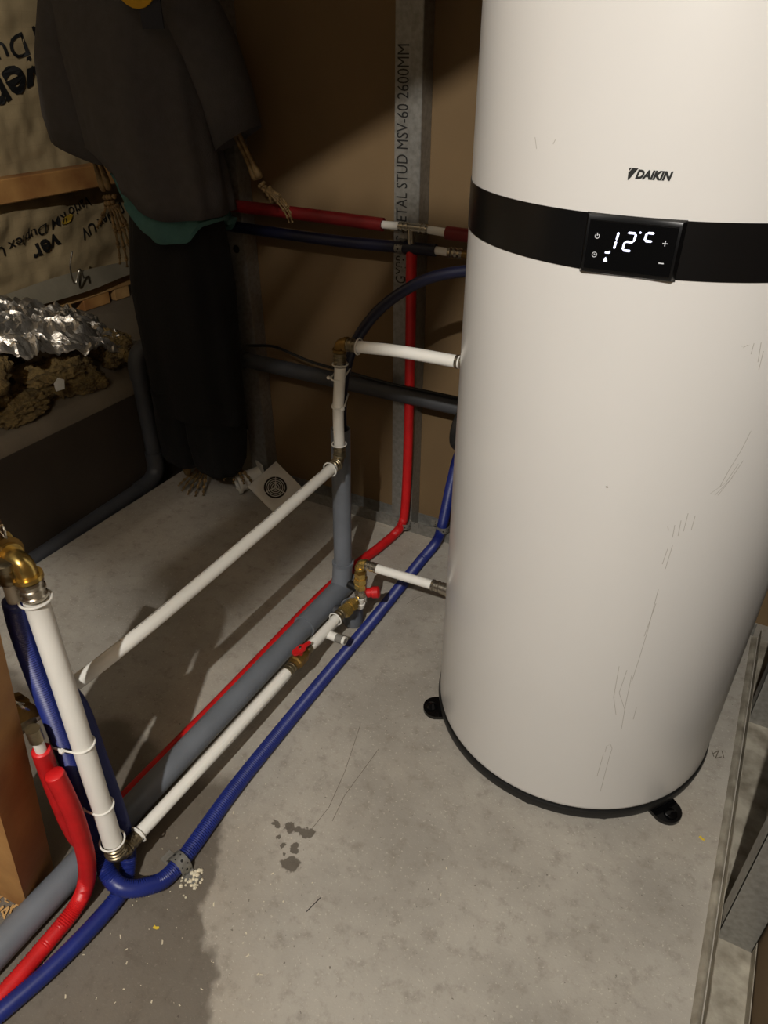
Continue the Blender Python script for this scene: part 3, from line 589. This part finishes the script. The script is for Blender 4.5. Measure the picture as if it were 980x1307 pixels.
tag(hose('drain_hose', 'blue_dark', [(-.50, 1.43, .962), (-.58, 1.425, .957), (-.674, 1.415, .927), (-.771, 1.405, .856), (-.838, 1.400, .765), (-.868, 1.395, .67), (-.878, 1.393, .58), (-.879, 1.393, .48)], .0125, None), 'dark blue hose arching from the heater into the grey standpipe', 'hose')

# cable ties
def stadium(c1, r1, c2, r2, n=20):
    """loop around two parallel round things in a horizontal plane"""
    c1 = V(c1); c2 = V(c2); d = (c2-c1); ang = math.atan2(d.y, d.x); L = V((d.x, d.y, 0)).length; off = math.asin(max(-1, min(1, (r1-r2)/L)))
    pts = []
    for i in range(n+1): a = ang + math.pi/2 - off + (math.pi + 2*off)*i/n; pts.append(c1 + V((math.cos(a), math.sin(a), 0))*r1)
    for i in range(n+1): a = ang - math.pi/2 + off + (math.pi - 2*off)*i/n; pts.append(c2 + V((math.cos(a), math.sin(a), 0))*r2)
    return pts
def tie(label, c1, r1, c2, r2, head):
    t = thing('cable_tie', label, 'cable tie', c1, 'white cable ties')
    MB().tube(stadium(c1, r1+.0015, c2, r2+.0015), .0019, 8, closed=True).build('strap', 'tie', t)
    h = V(head); MB().box(h-V((.004, .004, .003)), h+V((.004, .004, .003)), .001).build('tie_head', 'tie', t)
tie('white cable tie around the thick upright pipe and blue hose, upper one', (-.7945, .4345, .402), .0174, (-.831, .425, .402), .0172, (-.812, .4085, .402))
tie('white cable tie around the thick upright pipe and blue hose, lower one', (-.792, .430, .245), .0174, (-.8365, .4245, .245), .0172, (-.815, .4075, .245))
tie('white cable tie near the top of the upper riser', (-.846, 1.328, .700), .0136, (-.866, 1.396, .700), .013, (-.866, 1.322, .700))
tie('white cable tie halfway down the upper riser', (-.846, 1.327, .628), .0136, (-.875, 1.394, .628), .013, (-.828, 1.318, .628))

# perforated straps
def strap(label, prof, o, u, w_, width, ax, holes=True):
    """band bent along polyline prof in plane (u,w) at o, width along ax"""
    t = thing('perforated_strap', label, 'strap', o, 'perforated steel straps'); o = V(o); u = V(u); w_ = V(w_); ax = V(ax); mb = MB(); k = len(prof); th = .0012
    P = [o + u*a + w_*b for a, b in prof]; vs = []
    for i, p in enumerate(P):
        d = (P[min(i+1, k-1)]-P[max(i-1, 0)]).normalized(); n_ = d.cross(ax).normalized()
        vs += [p - ax*width/2, p + ax*width/2, p + ax*width/2 + n_*th, p - ax*width/2 + n_*th]
    fs = [(0, 1, 2, 3), (4*k-1, 4*k-2, 4*k-3, 4*k-4)]
    for i in range(k-1):
        for j in range(4): fs.append((4*i+j, 4*i+4+j, 4*i+4+(j+1) % 4, 4*i+(j+1) % 4))
    mb.add(vs, fs); bnd = mb.build('band', 'galv', t, smooth=50)
    for i in range(1, k-1):
        d = (P[i+1]-P[i-1]).normalized(); n_ = d.cross(ax).normalized()
        for q, r_ in ((-.27, .0016), (.27, .0016)) if i % 2 else ((0, .0028),):
            hm = MB()
            for sg in (-1, 1): hm.lathe([(0, r_), (.0002, r_)], P[i] + ax*width*q + n_*(th+.0001 if sg > 0 else -.0003), n_, 10)
            hm.build('hole', 'dark_recess', bnd)
    return t
def arch(r, foot): return [(-r-foot, .001), (-r-foot*.5, .001), (-r-.002, .002)] + [((r+.002)*-math.cos(R(a)), (r+.002)*math.sin(R(a)) + r*0.0) for a in (15, 40, 65, 90, 115, 140, 165)] + [(r+.002, .002), (r+foot*.5, .001), (r+foot, .001)]
def arch2(r, foot): return [(-r-foot, .001), (-r-foot*.5, .001), (-r-.0025, .002), (-r-.0025, r*.6)] + [((r+.0025)*-math.cos(R(a)), r+(r+.0025)*math.sin(R(a))) for a in (0, 30, 60, 90, 120, 150, 180)] + [(r+.0025, r*.6), (r+.0025, .002), (r+foot*.5, .001), (r+foot, .001)]
strap('perforated steel strap holding the blue hose near the damp patch', arch2(.0175, .030), (-.7255, .500, 0), (.99, -.12, 0), (0, 0, 1), .024, (.12, .99, 0))
strap('perforated steel strap holding the red hose at the foot of the back wall', [(x, y+.0) for x, y in arch2(.0155, .030)], (-.8655, YW-.0635-.0, .035), (1, 0, 0), (0, -1, 0), .020, (0, 0, 1))
strap('perforated steel strap holding the blue hose at the foot of the back wall', arch2(.0170, .030), (-.731, YW-.0635+.006, .062), (1, 0, 0), (0, -1, 0), .020, (0, 0, 1))
strap('perforated steel strap hanging down the printed stud over the blue pipe', [(-.075, .0005), (-.055, .0005), (-.035, .001), (-.020, .004), (-.0165, .020), (-.008, .033), (0, .0365), (.008, .033), (.0165, .020), (.020, .004), (.035, .001), (.055, .0005)], (-.892, YW-.0612, .910), (0, 0, 1), (0, -1, 0), .022, (1, 0, 0))

# ---------------------------------------------------------------- timber post
po = thing('timber_post', 'leaning rough timber post with a crossbar at the left edge', 'post', (-.94, .33, 0))
def lean(z): return .215*z
mb = MB(); vs = []
for z in (0.0, .4, .80):
    l = lean(z)
    vs += [(-.917+l, .300, z), (-.945+l, .380, z), (-1.10+l, .360, z), (-1.07+l, .290, z)]
mb.add(vs, [(3, 2, 1, 0), (8, 9, 10, 11)] + [(4*i+j, 4*i+(j+1) % 4, 4*i+4+(j+1) % 4, 4*i+4+j) for i in range(2) for j in range(4)])
mb.build('post', 'timber', po, smooth=20)
box('crossbar', 'sill_dark', (-.905, .398, .740), (-.835, .455, .822), po, .003)
MB().tube(spline([(-.832, .43, .845), (-.815, .42, .842), (-.805, .425, .828), (-.792, .43, .836), (-.785, .425, .825), (-.795, .43, .815), (-.805, .43, .826)], .004), .0016, 6).build('wire_twist', 'steel', po)
lf = thing('outlet_fitting', 'tarnished brass outlet fitting at the start of the long slanted pipe', 'fitting', (-.845, .39, .44))
MB().lathe([(0, .010), (0, .022), (.012, .022), (.014, .016), (.030, .016), (.034, .019), (.046, .019), (.046, .012)], (-.903, .408, .462), (.80, -.1, .1), 8).build('nut', 'old_brass', lf, smooth=25)
MB().lathe([(-.03, .010), (-.03, .0145), (-.002, .0145), (.0, .010)], (-.8683, .412, .452), (0, 1, 0), 16).build('sleeve', 'nickel', lf)
MB().tube([(-.820, .383, .478), (-.820, .383, .452)], .0112, 12).build('outlet', 'nickel', lf)
MB().tube(spline([(-.845, .40, .49), (-.838, .39, .51), (-.850, .385, .525), (-.862, .39, .51), (-.850, .40, .50)], .004), .0022, 6).build('clip', 'steel', lf)

# ---------------------------------------------------------------- grille and duct spigot on the floor
gB, gR, gT, gL = V((-1.311, 1.623, .001)), V((-1.269, 1.739, .0545)), V((-1.381, 1.745, .129)), V((-1.423, 1.629, .075))
gn = (gR-gB).cross(gL-gB).normalized()
if gn.z < 0: gn = -gn
gu = (gR-gB).normalized(); gv = (gL-gB).normalized(); gv = (gv-gu*gv.dot(gu)).normalized(); gc = (gB+gT)/2; gs = ((gR-gB).length + (gL-gB).length)/4
gr = thing('vent_grille', 'square white vent grille with round louvres leaning by the wall', 'grille', gB)
def gp(a, b, h=0.0): return gc + gu*a + gv*b + gn*h
RO = .040
mb = MB(); k = 32
circ = [(RO*math.cos(2*math.pi*i/k), RO*math.sin(2*math.pi*i/k)) for i in range(k)]
def sq(i, s_):
    a = 2*math.pi*i/k; c, s2 = math.cos(a), math.sin(a); m_ = max(abs(c), abs(s2)); return (c/m_*s_, s2/m_*s_)
vs = [gp(*sq(i, gs), 0.0) for i in range(k)] + [gp(*sq(i, gs), .007) for i in range(k)] + [gp(*sq(i, gs-.004), .009) for i in range(k)] + [gp(a*1.28, b*1.28, .009) for a, b in circ] + [gp(a*1.05, b*1.05, .006) for a, b in circ] + [gp(a, b, .006) for a, b in circ] + [gp(a, b, 0.0) for a, b in circ]
fs = [(r_*k+i, r_*k+(i+1) % k, (r_+1)*k+(i+1) % k, (r_+1)*k+i) for r_ in range(6) for i in range(k)] + [(6*k+i, 6*k+(i+1) % k, (i+1) % k, i) for i in range(k)]
mb.add(vs, fs); mb.build('face_plate', 'white_plastic', gr, smooth=30)
mb = MB(); mb.add([gp(a, b, .0004) for a, b in circ], [tuple(range(k))]); mb.build('backing', 'dark_recess', gr, smooth=0)
for r_ in (.006, .0125, .019, .0255, .032):
    mb = MB(); mb.tube([gp(r_*math.cos(2*math.pi*i/28), r_*math.sin(2*math.pi*i/28), .005) for i in range(28)], .0015, 6, closed=True); mb.build('louvre_ring', 'white_plastic', gr)
for a in (45, 165, 285): MB().tube([gp(0, 0, .0055), gp(RO*math.cos(R(a)), RO*math.sin(R(a)), .0055)], .0015, 6).build('spoke', 'white_plastic', gr)
sg = thing('duct_spigot', 'white round duct spigot with square flange on its side under the bony toes', 'duct fitting', (-1.52, 1.71, 0))
da = V((-.50, -.78, -.10)).normalized(); dc = V((-1.458, 1.752, .052)); du = da.orthogonal().normalized(); dw = da.cross(du)
q = V((0, 0, 1)); q = (q-da*q.dot(da)).normalized(); qx = da.cross(q)
q2 = (q*math.cos(.16)+qx*math.sin(.16)); q3 = da.cross(q2)
MB().prism([(-.054, -.050), (.054, -.050), (.054, .056), (-.054, .056)], dc, q3, q2, da*.005).build('flange', 'white_plastic', sg, smooth=30)
MB().lathe([(.004, .034), (.085, .034), (.086, .040), (.094, .040), (.095, .035), (.096, .030), (.080, .029), (.080, 0)], dc, da, 32).build('spigot', 'white_plastic', sg, smooth=40)
for i in range(6):
    a = R(60*i+20); MB().lathe([(0, .0035), (.003, .003), (.003, 0)], dc + da*.0955 + (du*math.cos(a)+dw*math.sin(a))*.0345, da, 8).build('clip_stud', 'white_plastic', sg)

# ---------------------------------------------------------------- dressed skeleton
def bone(mb, a, b, r, n=8):
    a = V(a); b = V(b); L = (b-a).length
    mb.lathe([(0, 0), (L*.02, r*.9), (L*.08, r*1.25), (L*.16, r*1.1), (L*.28, r*.62), (L*.5, r*.55), (L*.72, r*.62), (L*.86, r*1.05), (L*.94, r*1.15), (L*.99, r*.8), (L, 0)], a, b-a, n)
def bony_extremity(name, parent, base, d, side, nrm, L, spread, curl, r, lens=(.62, .95, 1.0, .93, .78), tilt=0.0, thumb=True):
    """bony hand or foot: small wrist stones, five metacarpals and jointed digits"""
    base = V(base); d = V(d).normalized(); side = V(side); side = (side-d*side.dot(d)).normalized(); nrm = V(nrm); nrm = (nrm-d*nrm.dot(d)-side*nrm.dot(side)).normalized()
    root = MB()
    for i in range(7):
        p = base + side*((i % 4)-1.5)*r*2.0 + d*(i//4)*r*2.3 + nrm*r*.3*((i*7) % 3-1)
        root.lathe([(-r*1.2, 0), (-r*.8, r*.9), (0, r*1.25), (r*.8, r*.9), (r*1.2, 0)], p, d, 8)
    rt = root.build(name, 'bone', parent, smooth=60)
    for i in range(5):
        mb = MB(); t = (i-2)/2.0; k = lens[i]
        if thumb and i == 0: dd = (d*.75 + side*-0.62 + nrm*.25).normalized()
        else: dd = (d + side*t*spread).normalized()
        p = base + side*t*r*3.2 + d*r*3.2
        segs = (.36, .24, .17, .12) if not (thumb and i == 0) else (.26, .2, .16)
        cv = 0.0
        for s_, sl in enumerate(segs):
            dirv = (dd*math.cos(cv) + nrm*math.sin(cv)).normalized(); e = p + dirv*L*sl*k
            bone(mb, p, e, r*(1.0-.12*s_)); p = e; cv += curl*(1.0 if s_ else .5)
        mb.build('digit', 'bone', rt, smooth=60)
    return rt
sk = thing('dressed_skeleton', 'toy skeleton in a loose grey shirt and black trousers standing in the corner', 'skeleton', (-1.60, 1.62, 0))
def rings(mb, levels, n=40, fold=None, caps=(False, False), expo=2.4):
    """levels: (cx, cy, z, hx, hy) or callable per angle for z"""
    vs = []
    for li, (cx, cy, z, hx, hy) in enumerate(levels):
        for j in range(n):
            a = 2*math.pi*j/n; c, s_ = math.cos(a), math.sin(a)
            x = abs(c)**(2/expo)*(1 if c >= 0 else -1)*hx; y = abs(s_)**(2/expo)*(1 if s_ >= 0 else -1)*hy
            f = 1.0 + (fold(a, li/(len(levels)-1)) if fold else 0.0)
            zz = z(cx+x*f) if callable(z) else z
            vs.append((cx+x*f, cy+y*f, zz))
    fs = [(i*n+j, i*n+(j+1) % n, (i+1)*n+(j+1) % n, (i+1)*n+j) for i in range(len(levels)-1) for j in range(n)]
    if caps[0]: fs.append(tuple(range(n-1, -1, -1)))
    if caps[1]: fs.append(tuple(range((len(levels)-1)*n, len(levels)*n)))
    mb.add(vs, fs); return mb
def interp(tab):
    def f(x):
        if x <= tab[0][0]: return tab[0][1]
        for (a, b), (c, d) in zip(tab, tab[1:]):
            if x <= c: t = (x-a)/(c-a); t = t*t*(3-2*t); return b+(d-b)*t
        return tab[-1][1]
    return f
hem_grey = interp([(-1.76, 1.075), (-1.69, 1.065), (-1.60, 1.020), (-1.54, .975), (-1.46, .962), (-1.37, .968)])
hem_teal = interp([(-1.76, 1.050), (-1.70, 1.050), (-1.62, .985), (-1.55, .925), (-1.50, .903), (-1.44, .905), (-1.37, .955)])
def folds(a, t):
    w_ = min(1, max(0, t*1.3)); return w_*(0.055*math.sin(5*a+1.2+2*t) + 0.035*math.sin(9*a+.5) + .02*math.sin(14*a+3*t))
SY = 1.60
lev = []
top = [(-1.600, SY, 1.55, .07, .05), (-1.600, SY, 1.535, .13, .07), (-1.600, SY, 1.51, .21, .085), (-1.600, SY, 1.46, .235, .10), (-1.595, SY, 1.38, .215, .115), (-1.588, SY, 1.28, .200, .12), (-1.582, SY, 1.20, .198, .122), (-1.575, SY, 1.12, .195, .122)]
def blend(f, k, z0): return lambda x: z0 + (f(x)-z0)*k
lev = top + [(-1.560, SY, blend(hem_grey, .35, 1.12), .185, .122), (-1.545, SY, blend(hem_grey, .7, 1.12), .174, .122), (-1.536, SY, hem_grey, .168, .120)]
sh = rings(MB(), lev, 72, folds); shirt = sh.build('shirt', 'shirt', sk, smooth=70)
shirt.modifiers.new('thick', 'SOLIDIFY').thickness = .003
tl = rings(MB(), [(-1.537, SY, lambda x: hem_grey(x)+.035, .146, .098), (-1.536, SY, lambda x: .6*hem_grey(x)+.4*hem_teal(x), .154, .108), (-1.535, SY, lambda x: hem_teal(x)+.010, .164, .122), (-1.535, SY, hem_teal, .158, .115), (-1.536, SY, lambda x: hem_teal(x)+.012, .148, .104)], 72, lambda a, t: folds(a, 1.0))
tl.build('teal_hem', 'teal', sk, smooth=70)
# sleeves
def sleeve_cloth(pts, radii, cut):
    mb = MB(); n = 28; P = [V(p) for p in pts]; vs = []
    for i, p in enumerate(P):
        d = (P[min(i+1, len(P)-1)]-P[max(i-1, 0)]).normalized(); u = V((0, 1, 0)); u = (u-d*u.dot(d)).normalized(); w_ = d.cross(u); hx, hy = radii[i]
        for j in range(n):
            a = 2*math.pi*j/n; f = 1+.06*math.sin(4*a+i)*i/len(P)
            v_ = p + w_*math.cos(a)*hx*f + u*math.sin(a)*hy*f
            if i == len(P)-1: v_ += V((0, 0, cut*(v_.x-p.x)))
            vs.append(v_)
    mb.add(vs, [(i*n+j, i*n+(j+1) % n, (i+1)*n+(j+1) % n, (i+1)*n+j) for i in range(len(P)-1) for j in range(n)]); return mb
s1 = sleeve_cloth([(-1.72, SY, 1.49), (-1.80, SY, 1.42), (-1.835, SY, 1.32), (-1.845, SY, 1.20), (-1.835, SY, 1.105)], [(.06, .06), (.085, .08), (.105, .085), (.115, .085), (.112, .080)], -.42).build('sleeve', 'shirt', sk, smooth=70)
s2 = sleeve_cloth([(-1.47, SY, 1.49), (-1.40, SY, 1.43), (-1.355, SY+.01, 1.35), (-1.325, SY+.02, 1.25), (-1.312, SY+.03, 1.155)], [(.06, .06), (.075, .075), (.070, .075), (.066, .07), (.058, .065)], .38).build('sleeve', 'shirt', sk, smooth=70)
for s_ in (s1, s2): s_.modifiers.new('thick', 'SOLIDIFY').thickness = .003
# chest print
mb = MB(); k = 16; yp = SY-.129
arc = [(-1.430+.065*math.cos(R(a)), 1.480+.055*math.sin(R(a))) for a in range(-170, -9, 16)]; arc2 = [(-1.430+.050*math.cos(R(a)), 1.493+.045*math.sin(R(a))) for a in range(-10, -171, -16)]
mb.prism([(x+1.5, z-1.4) for x, z in arc + arc2], (-1.5, yp, 1.4), (1, 0, 0), (0, -.12, 1), (0, .004, 0)); mb.build('chest_print', 'yellow', sk, smooth=0)
MB().prism([(-.035, -.045), (.03, -.045), (.03, .045), (-.035, .045)], (-1.395, yp-.001, 1.432), (1, 0, 0), (0, 0, 1), (0, .003, 0)).build('chest_patch', 'navy', sk, smooth=0)
# trousers
tr = MB()
def tf(a, t): return .05*math.sin(6*a+3*t)+.035*math.sin(10*a-2*t)
rings(tr, [(-1.545, 1.60, 1.06, .135, .065), (-1.540, 1.60, .98, .145, .070), (-1.545, 1.60, .88, .160, .080), (-1.556, 1.60, .76, .178, .095), (-1.557, 1.60, .66, .178, .092), (-1.558, 1.60, .50, .174, .090), (-1.562, 1.605, .34, .170, .088)], 48, tf, (True, True))
rings(tr, [(-1.645, 1.605, .42, .085, .088), (-1.655, 1.615, .25, .088, .088), (-1.665, 1.63, .15, .086, .085), (-1.668, 1.635, .125, .078, .078)], 36, tf, (True, True))
rings(tr, [(-1.505, 1.605, .42, .100, .088), (-1.520, 1.62, .25, .098, .086), (-1.540, 1.64, .14, .084, .075), (-1.546, 1.645, .105, .070, .062)], 36, tf, (True, True))
tr.build('trousers', 'black_cloth', sk, smooth=70)
# forearms, hands, feet
def forearm(a, b, nrm):
    mb = MB(); n_ = V(nrm); bone(mb, V(a)+n_*.013, V(b)+n_*.011, .0095, 10); bone(mb, V(a)-n_*.013, V(b)-n_*.011, .0095, 10); mb.build('forearm', 'bone', sk, smooth=60)
forearm((-1.850, 1.60, 1.25), (-1.795, 1.60, .998), (1, 0, .2))
bony_extremity('hand', sk, (-1.790, 1.60, .983), (.17, 0, -1), (1, 0, .1), (0, -1, 0), .20, .22, .10, .0066)
forearm((-1.345, 1.64, 1.20), (-1.292, 1.672, 1.055), (.8, -.3, .2))
bony_extremity('hand', sk, (-1.286, 1.678, 1.043), (.62, .25, -.62), (-.35, .9, .3), (.4, 0, .8), .125, .16, -.24, .0046)
bony_extremity('foot', sk, (-1.668, 1.690, .062), (.06, -.85, -.36), (1, .1, 0), (0, 0, -1), 0.125, .42, .10, .0062, (.85, .95, 1, 1, .95), thumb=False)
bony_extremity('foot', sk, (-1.538, 1.700, .098), (.50, -.60, .02), (.55, .45, -.2), (0, 0, -1), .110, .55, .16, .0062, (.85, .95, 1, 1, .95), thumb=False)
# lower leg bones inside the cloth, neck and skull above the frame
for a, b in (((-1.67, 1.63, .45), (-1.69, 1.62, .055)), ((-1.515, 1.65, .45), (-1.545, 1.72, .085))):
    mb = MB(); bone(mb, a, b, .014); mb.build('shin', 'bone', sk, smooth=60)
mb = MB(); bone(mb, (-1.6, SY+.01, 1.50), (-1.6, SY, 1.63), .022); mb.build('neck', 'bone', sk, smooth=60)
mb = MB(); mb.lathe([(-.11, 0), (-.10, .035), (-.06, .055), (-.02, .062), (.03, .078), (.07, .075), (.10, .05), (.113, 0)], (-1.6, SY-.01, 1.73), (0, .05, 1), 24); mb.build('skull', 'bone', sk, smooth=70)

# ---------------------------------------------------------------- insulation scraps on the ledge
def lump(name, label, c, s_, m='wool', seed=0, group='torn mineral wool scraps on the ledge'):
    import bmesh
    bm = bmesh.new(); bmesh.ops.create_icosphere(bm, subdivisions=5, radius=1.0); c = V(c); mb = MB(); lim = ZL+.003
    vs = []
    for v_ in bm.verts:
        p = v_.co; d = 1 + .34*noise.noise(p*1.7+V((seed, 0, 0))) + .20*noise.noise(p*4+V((0, seed, 0))) + .15*noise.noise(p*9+V((0, 0, seed))) + .12*noise.noise(p*21+V((seed, 0, seed)))
        w_ = V((p.x*s_[0], p.y*s_[1], p.z*s_[2]))*d + c; w_.z = max(w_.z, lim); vs.append(w_)
    mb.add(vs, [tuple(v_.index for v_ in f.verts) for f in bm.faces]); bm.free()
    return tag(mb.build(name, m, smooth=60), label, 'insulation', group)
lump('wool_scrap', 'large yellow mineral wool scrap at the left edge of the ledge pile', (-2.02, 1.13, .50), (.085, .12, .11), seed=1)
lump('wool_scrap', 'dark mineral wool scrap at the right end of the ledge pile', (-2.04, 1.70, .440), (.085, .07, .065), seed=2)
lump('wool_scrap', 'mineral wool scrap under the middle of the crumpled foil', (-2.06, 1.46, .42), (.10, .14, .065), seed=3)
lump('wool_scrap', 'low mineral wool scrap at the front edge of the ledge pile', (-1.985, 1.25, .400), (.065, .11, .04), seed=4)
lump('wool_scrap', 'small mineral wool tuft lying on the ledge below the foil', (-1.965, 1.52, .392), (.045, .06, .03), seed=5)
lump('wool_scrap', 'tall mineral wool scrap behind the foil against the film', (-2.34, 1.25, .50), (.12, .28, .13), seed=6)
mb = MB(); nu, nv = 90, 56; vs = []
for i in range(nu+1):
    for j in range(nv+1):
        u, v_ = i/nu, j/nv; y = 1.05 + .72*u; x = -2.32 + .36*v_
        zt = .765 - .25*u**1.1 - .16*v_**1.8*(1-.35*u)
        q_ = V((x*9, y*9, 0)); c_ = abs(noise.noise(q_))*.04 + abs(noise.noise(q_*2.9))*.034 + abs(noise.noise(q_*5.5))*.022
        ex = .03*noise.noise(V((u*7, v_*2, 5))); ey = .05*noise.noise(V((v_*6, u*2, 9)))
        vs.append((x+ex+.02*noise.noise(q_*1.9+V((4, 4, 4))), y+ey, zt + c_))
mb.add(vs, [(i*(nv+1)+j, (i+1)*(nv+1)+j, (i+1)*(nv+1)+j+1, i*(nv+1)+j+1) for i in range(nu) for j in range(nv)])
fo = tag(mb.build('foil_sheet', 'foil', smooth=25), 'crumpled shiny foil facing draped over the wool scraps', 'foil'); fo.modifiers.new('thick', 'SOLIDIFY').thickness = .001
tag(MB().prism([(-.02, -.012), (.012, -.02), (.022, .006), (.004, .022), (-.018, .012)], (-1.925, 1.37, .450), (.1, .9, .2), (-.3, .1, .9), (.003, 0, 0)).build('foam_flake', 'white_plastic', smooth=0), 'pale paper flake lying against the wool pile', 'flake')
tag(hose('wire_end', 'steel', [(-2.50, 2.02, .56), (-2.49, 2.00, .60), (-2.50, 1.97, .55), (-2.48, 1.95, .62), (-2.47, 1.97, .68)], .004, n=6), 'twisted wire end poking out above the foil', 'wire')

CRACKS = [[(-0.5209, 0.9366), (-0.524, 0.8627), (-0.527, 0.7934), (-0.5183, 0.7284)], [(-0.593, 0.9747), (-0.5578, 0.8443), (-0.5416, 0.7532), (-0.5458, 0.6933)], [(-0.6952, 1.4186), (-0.6842, 1.4525), (-0.6702, 1.4763)]]
SCRIBBLE = [[(0.157, 1.2874), (0.1669, 1.3026), (0.1634, 1.2763), (0.1754, 1.2876)], [(0.1732, 1.3061), (0.1806, 1.2856)], [(0.1527, 1.2949), (0.1597, 1.2791)]]
SPL = [(-0.4619, 0.5472), (-0.453, 0.5819)]
# ---------------------------------------------------------------- crumbs on the floor
mb = MB(); 
for k in range(70):
    x = random.uniform(-.86, -.05); y = random.uniform(.22, .75)
    if k < 50: x = random.uniform(-.80, -.45); y = random.uniform(.20, .60)
    s_ = random.uniform(.0005, .0014); a = random.uniform(0, 6.28); l = random.uniform(1, 3.5)
    u = V((math.cos(a), math.sin(a), 0)); w_ = V((-u.y, u.x, 0)); mb.prism([(-s_*l, -s_), (s_*l, -s_*.6), (s_*l*.8, s_), (-s_*l*.7, s_*.8)], (x, y, .0002), u, w_, (0, 0, s_*.8))
o = mb.build('floor_crumbs', 'chip', smooth=0); tag(o, 'pale crumbs and splinters scattered on the concrete', 'debris'); o['kind'] = 'stuff'
mb = MB()
for k in range(34):
    x = -.690 + random.gauss(0, .014); y = .492 + random.gauss(0, .013); s_ = random.uniform(.002, .0055); mb.lathe([(0, s_*.7), (s_*.5, s_), (s_*1.1, s_*.5), (s_*1.2, 0)], (x, y, 0), (random.uniform(-.3, .3), random.uniform(-.3, .3), 1), 5)
o = mb.build('plaster_crumbs', 'chip', smooth=0); tag(o, 'yellowish crumbs heaped beside the hose strap', 'debris'); o['kind'] = 'stuff'
for lab, x, y, a in (('yellow crumb on the damp patch below the blue hose bend', -.688, .392, .4), ('yellow splinter on the floor right of the heater foot', .165, 1.055, -.35)):
    u = V((math.cos(a), math.sin(a), 0)); w_ = V((-u.y, u.x, 0))
    tag(MB().prism([(-.006, -.0015), (.002, -.003), (.006, -.001), (.005, .002), (-.001, .0015), (-.004, .004)], (x, y, 0), u, w_, (0, 0, .0018)).build('yellow_crumb', 'yellow_chip', smooth=0), lab, 'crumb')
for lab, pts in (('hairline', CRACKS[0]), ('hairline', CRACKS[1]), ('hairline', CRACKS[2])):
    mb = MB()
    for (x0_, y0_), (x1_, y1_) in zip(pts, pts[1:]):
        d_ = V((x1_-x0_, y1_-y0_, 0)).normalized(); q_ = V((-d_.y, d_.x, 0))*.0005; a_ = V((x0_, y0_, .0003)); b_ = V((x1_, y1_, .0003)); mb.add([a_-q_, a_+q_, b_+q_, b_-q_], [(0, 1, 2, 3)])
    mb.build('hairline_crack', 'crack', floor, smooth=0)
mb = MB()
for pts in SCRIBBLE:
    for (x0_, y0_), (x1_, y1_) in zip(pts, pts[1:]):
        d_ = V((x1_-x0_, y1_-y0_, 0)).normalized(); q_ = V((-d_.y, d_.x, 0))*.0010; a_ = V((x0_, y0_, .0003)); b_ = V((x1_, y1_, .0003)); mb.add([a_-q_, a_+q_, b_+q_, b_-q_], [(0, 1, 2, 3)])
mb.build('pencil_mark', 'crack', floor, smooth=0)
tag(MB().tube([SPL[0] + (.001,), SPL[1] + (.001,)], .0008, 6).build('dark_splinter', 'print', smooth=0), 'thin dark splinter lying on the open floor', 'splinter')
mb = MB()
for k in range(60):
    x = random.uniform(-.99, -.90); y = random.uniform(.22, .30); s_ = random.uniform(.002, .006); a = random.uniform(0, 6.28); u = V((math.cos(a), math.sin(a), .2)); w_ = V((-u.y, u.x, .1)); mb.prism([(-s_*2, -s_*.4), (s_*2, -s_*.4), (s_*2, s_*.4), (-s_*2, s_*.4)], (x, y, .003), u, w_, (0, 0, .001))
o = mb.build('wood_shavings', 'timber_pale', smooth=0); tag(o, 'wood shavings on the floor at the foot of the timber post', 'debris'); o['kind'] = 'stuff'
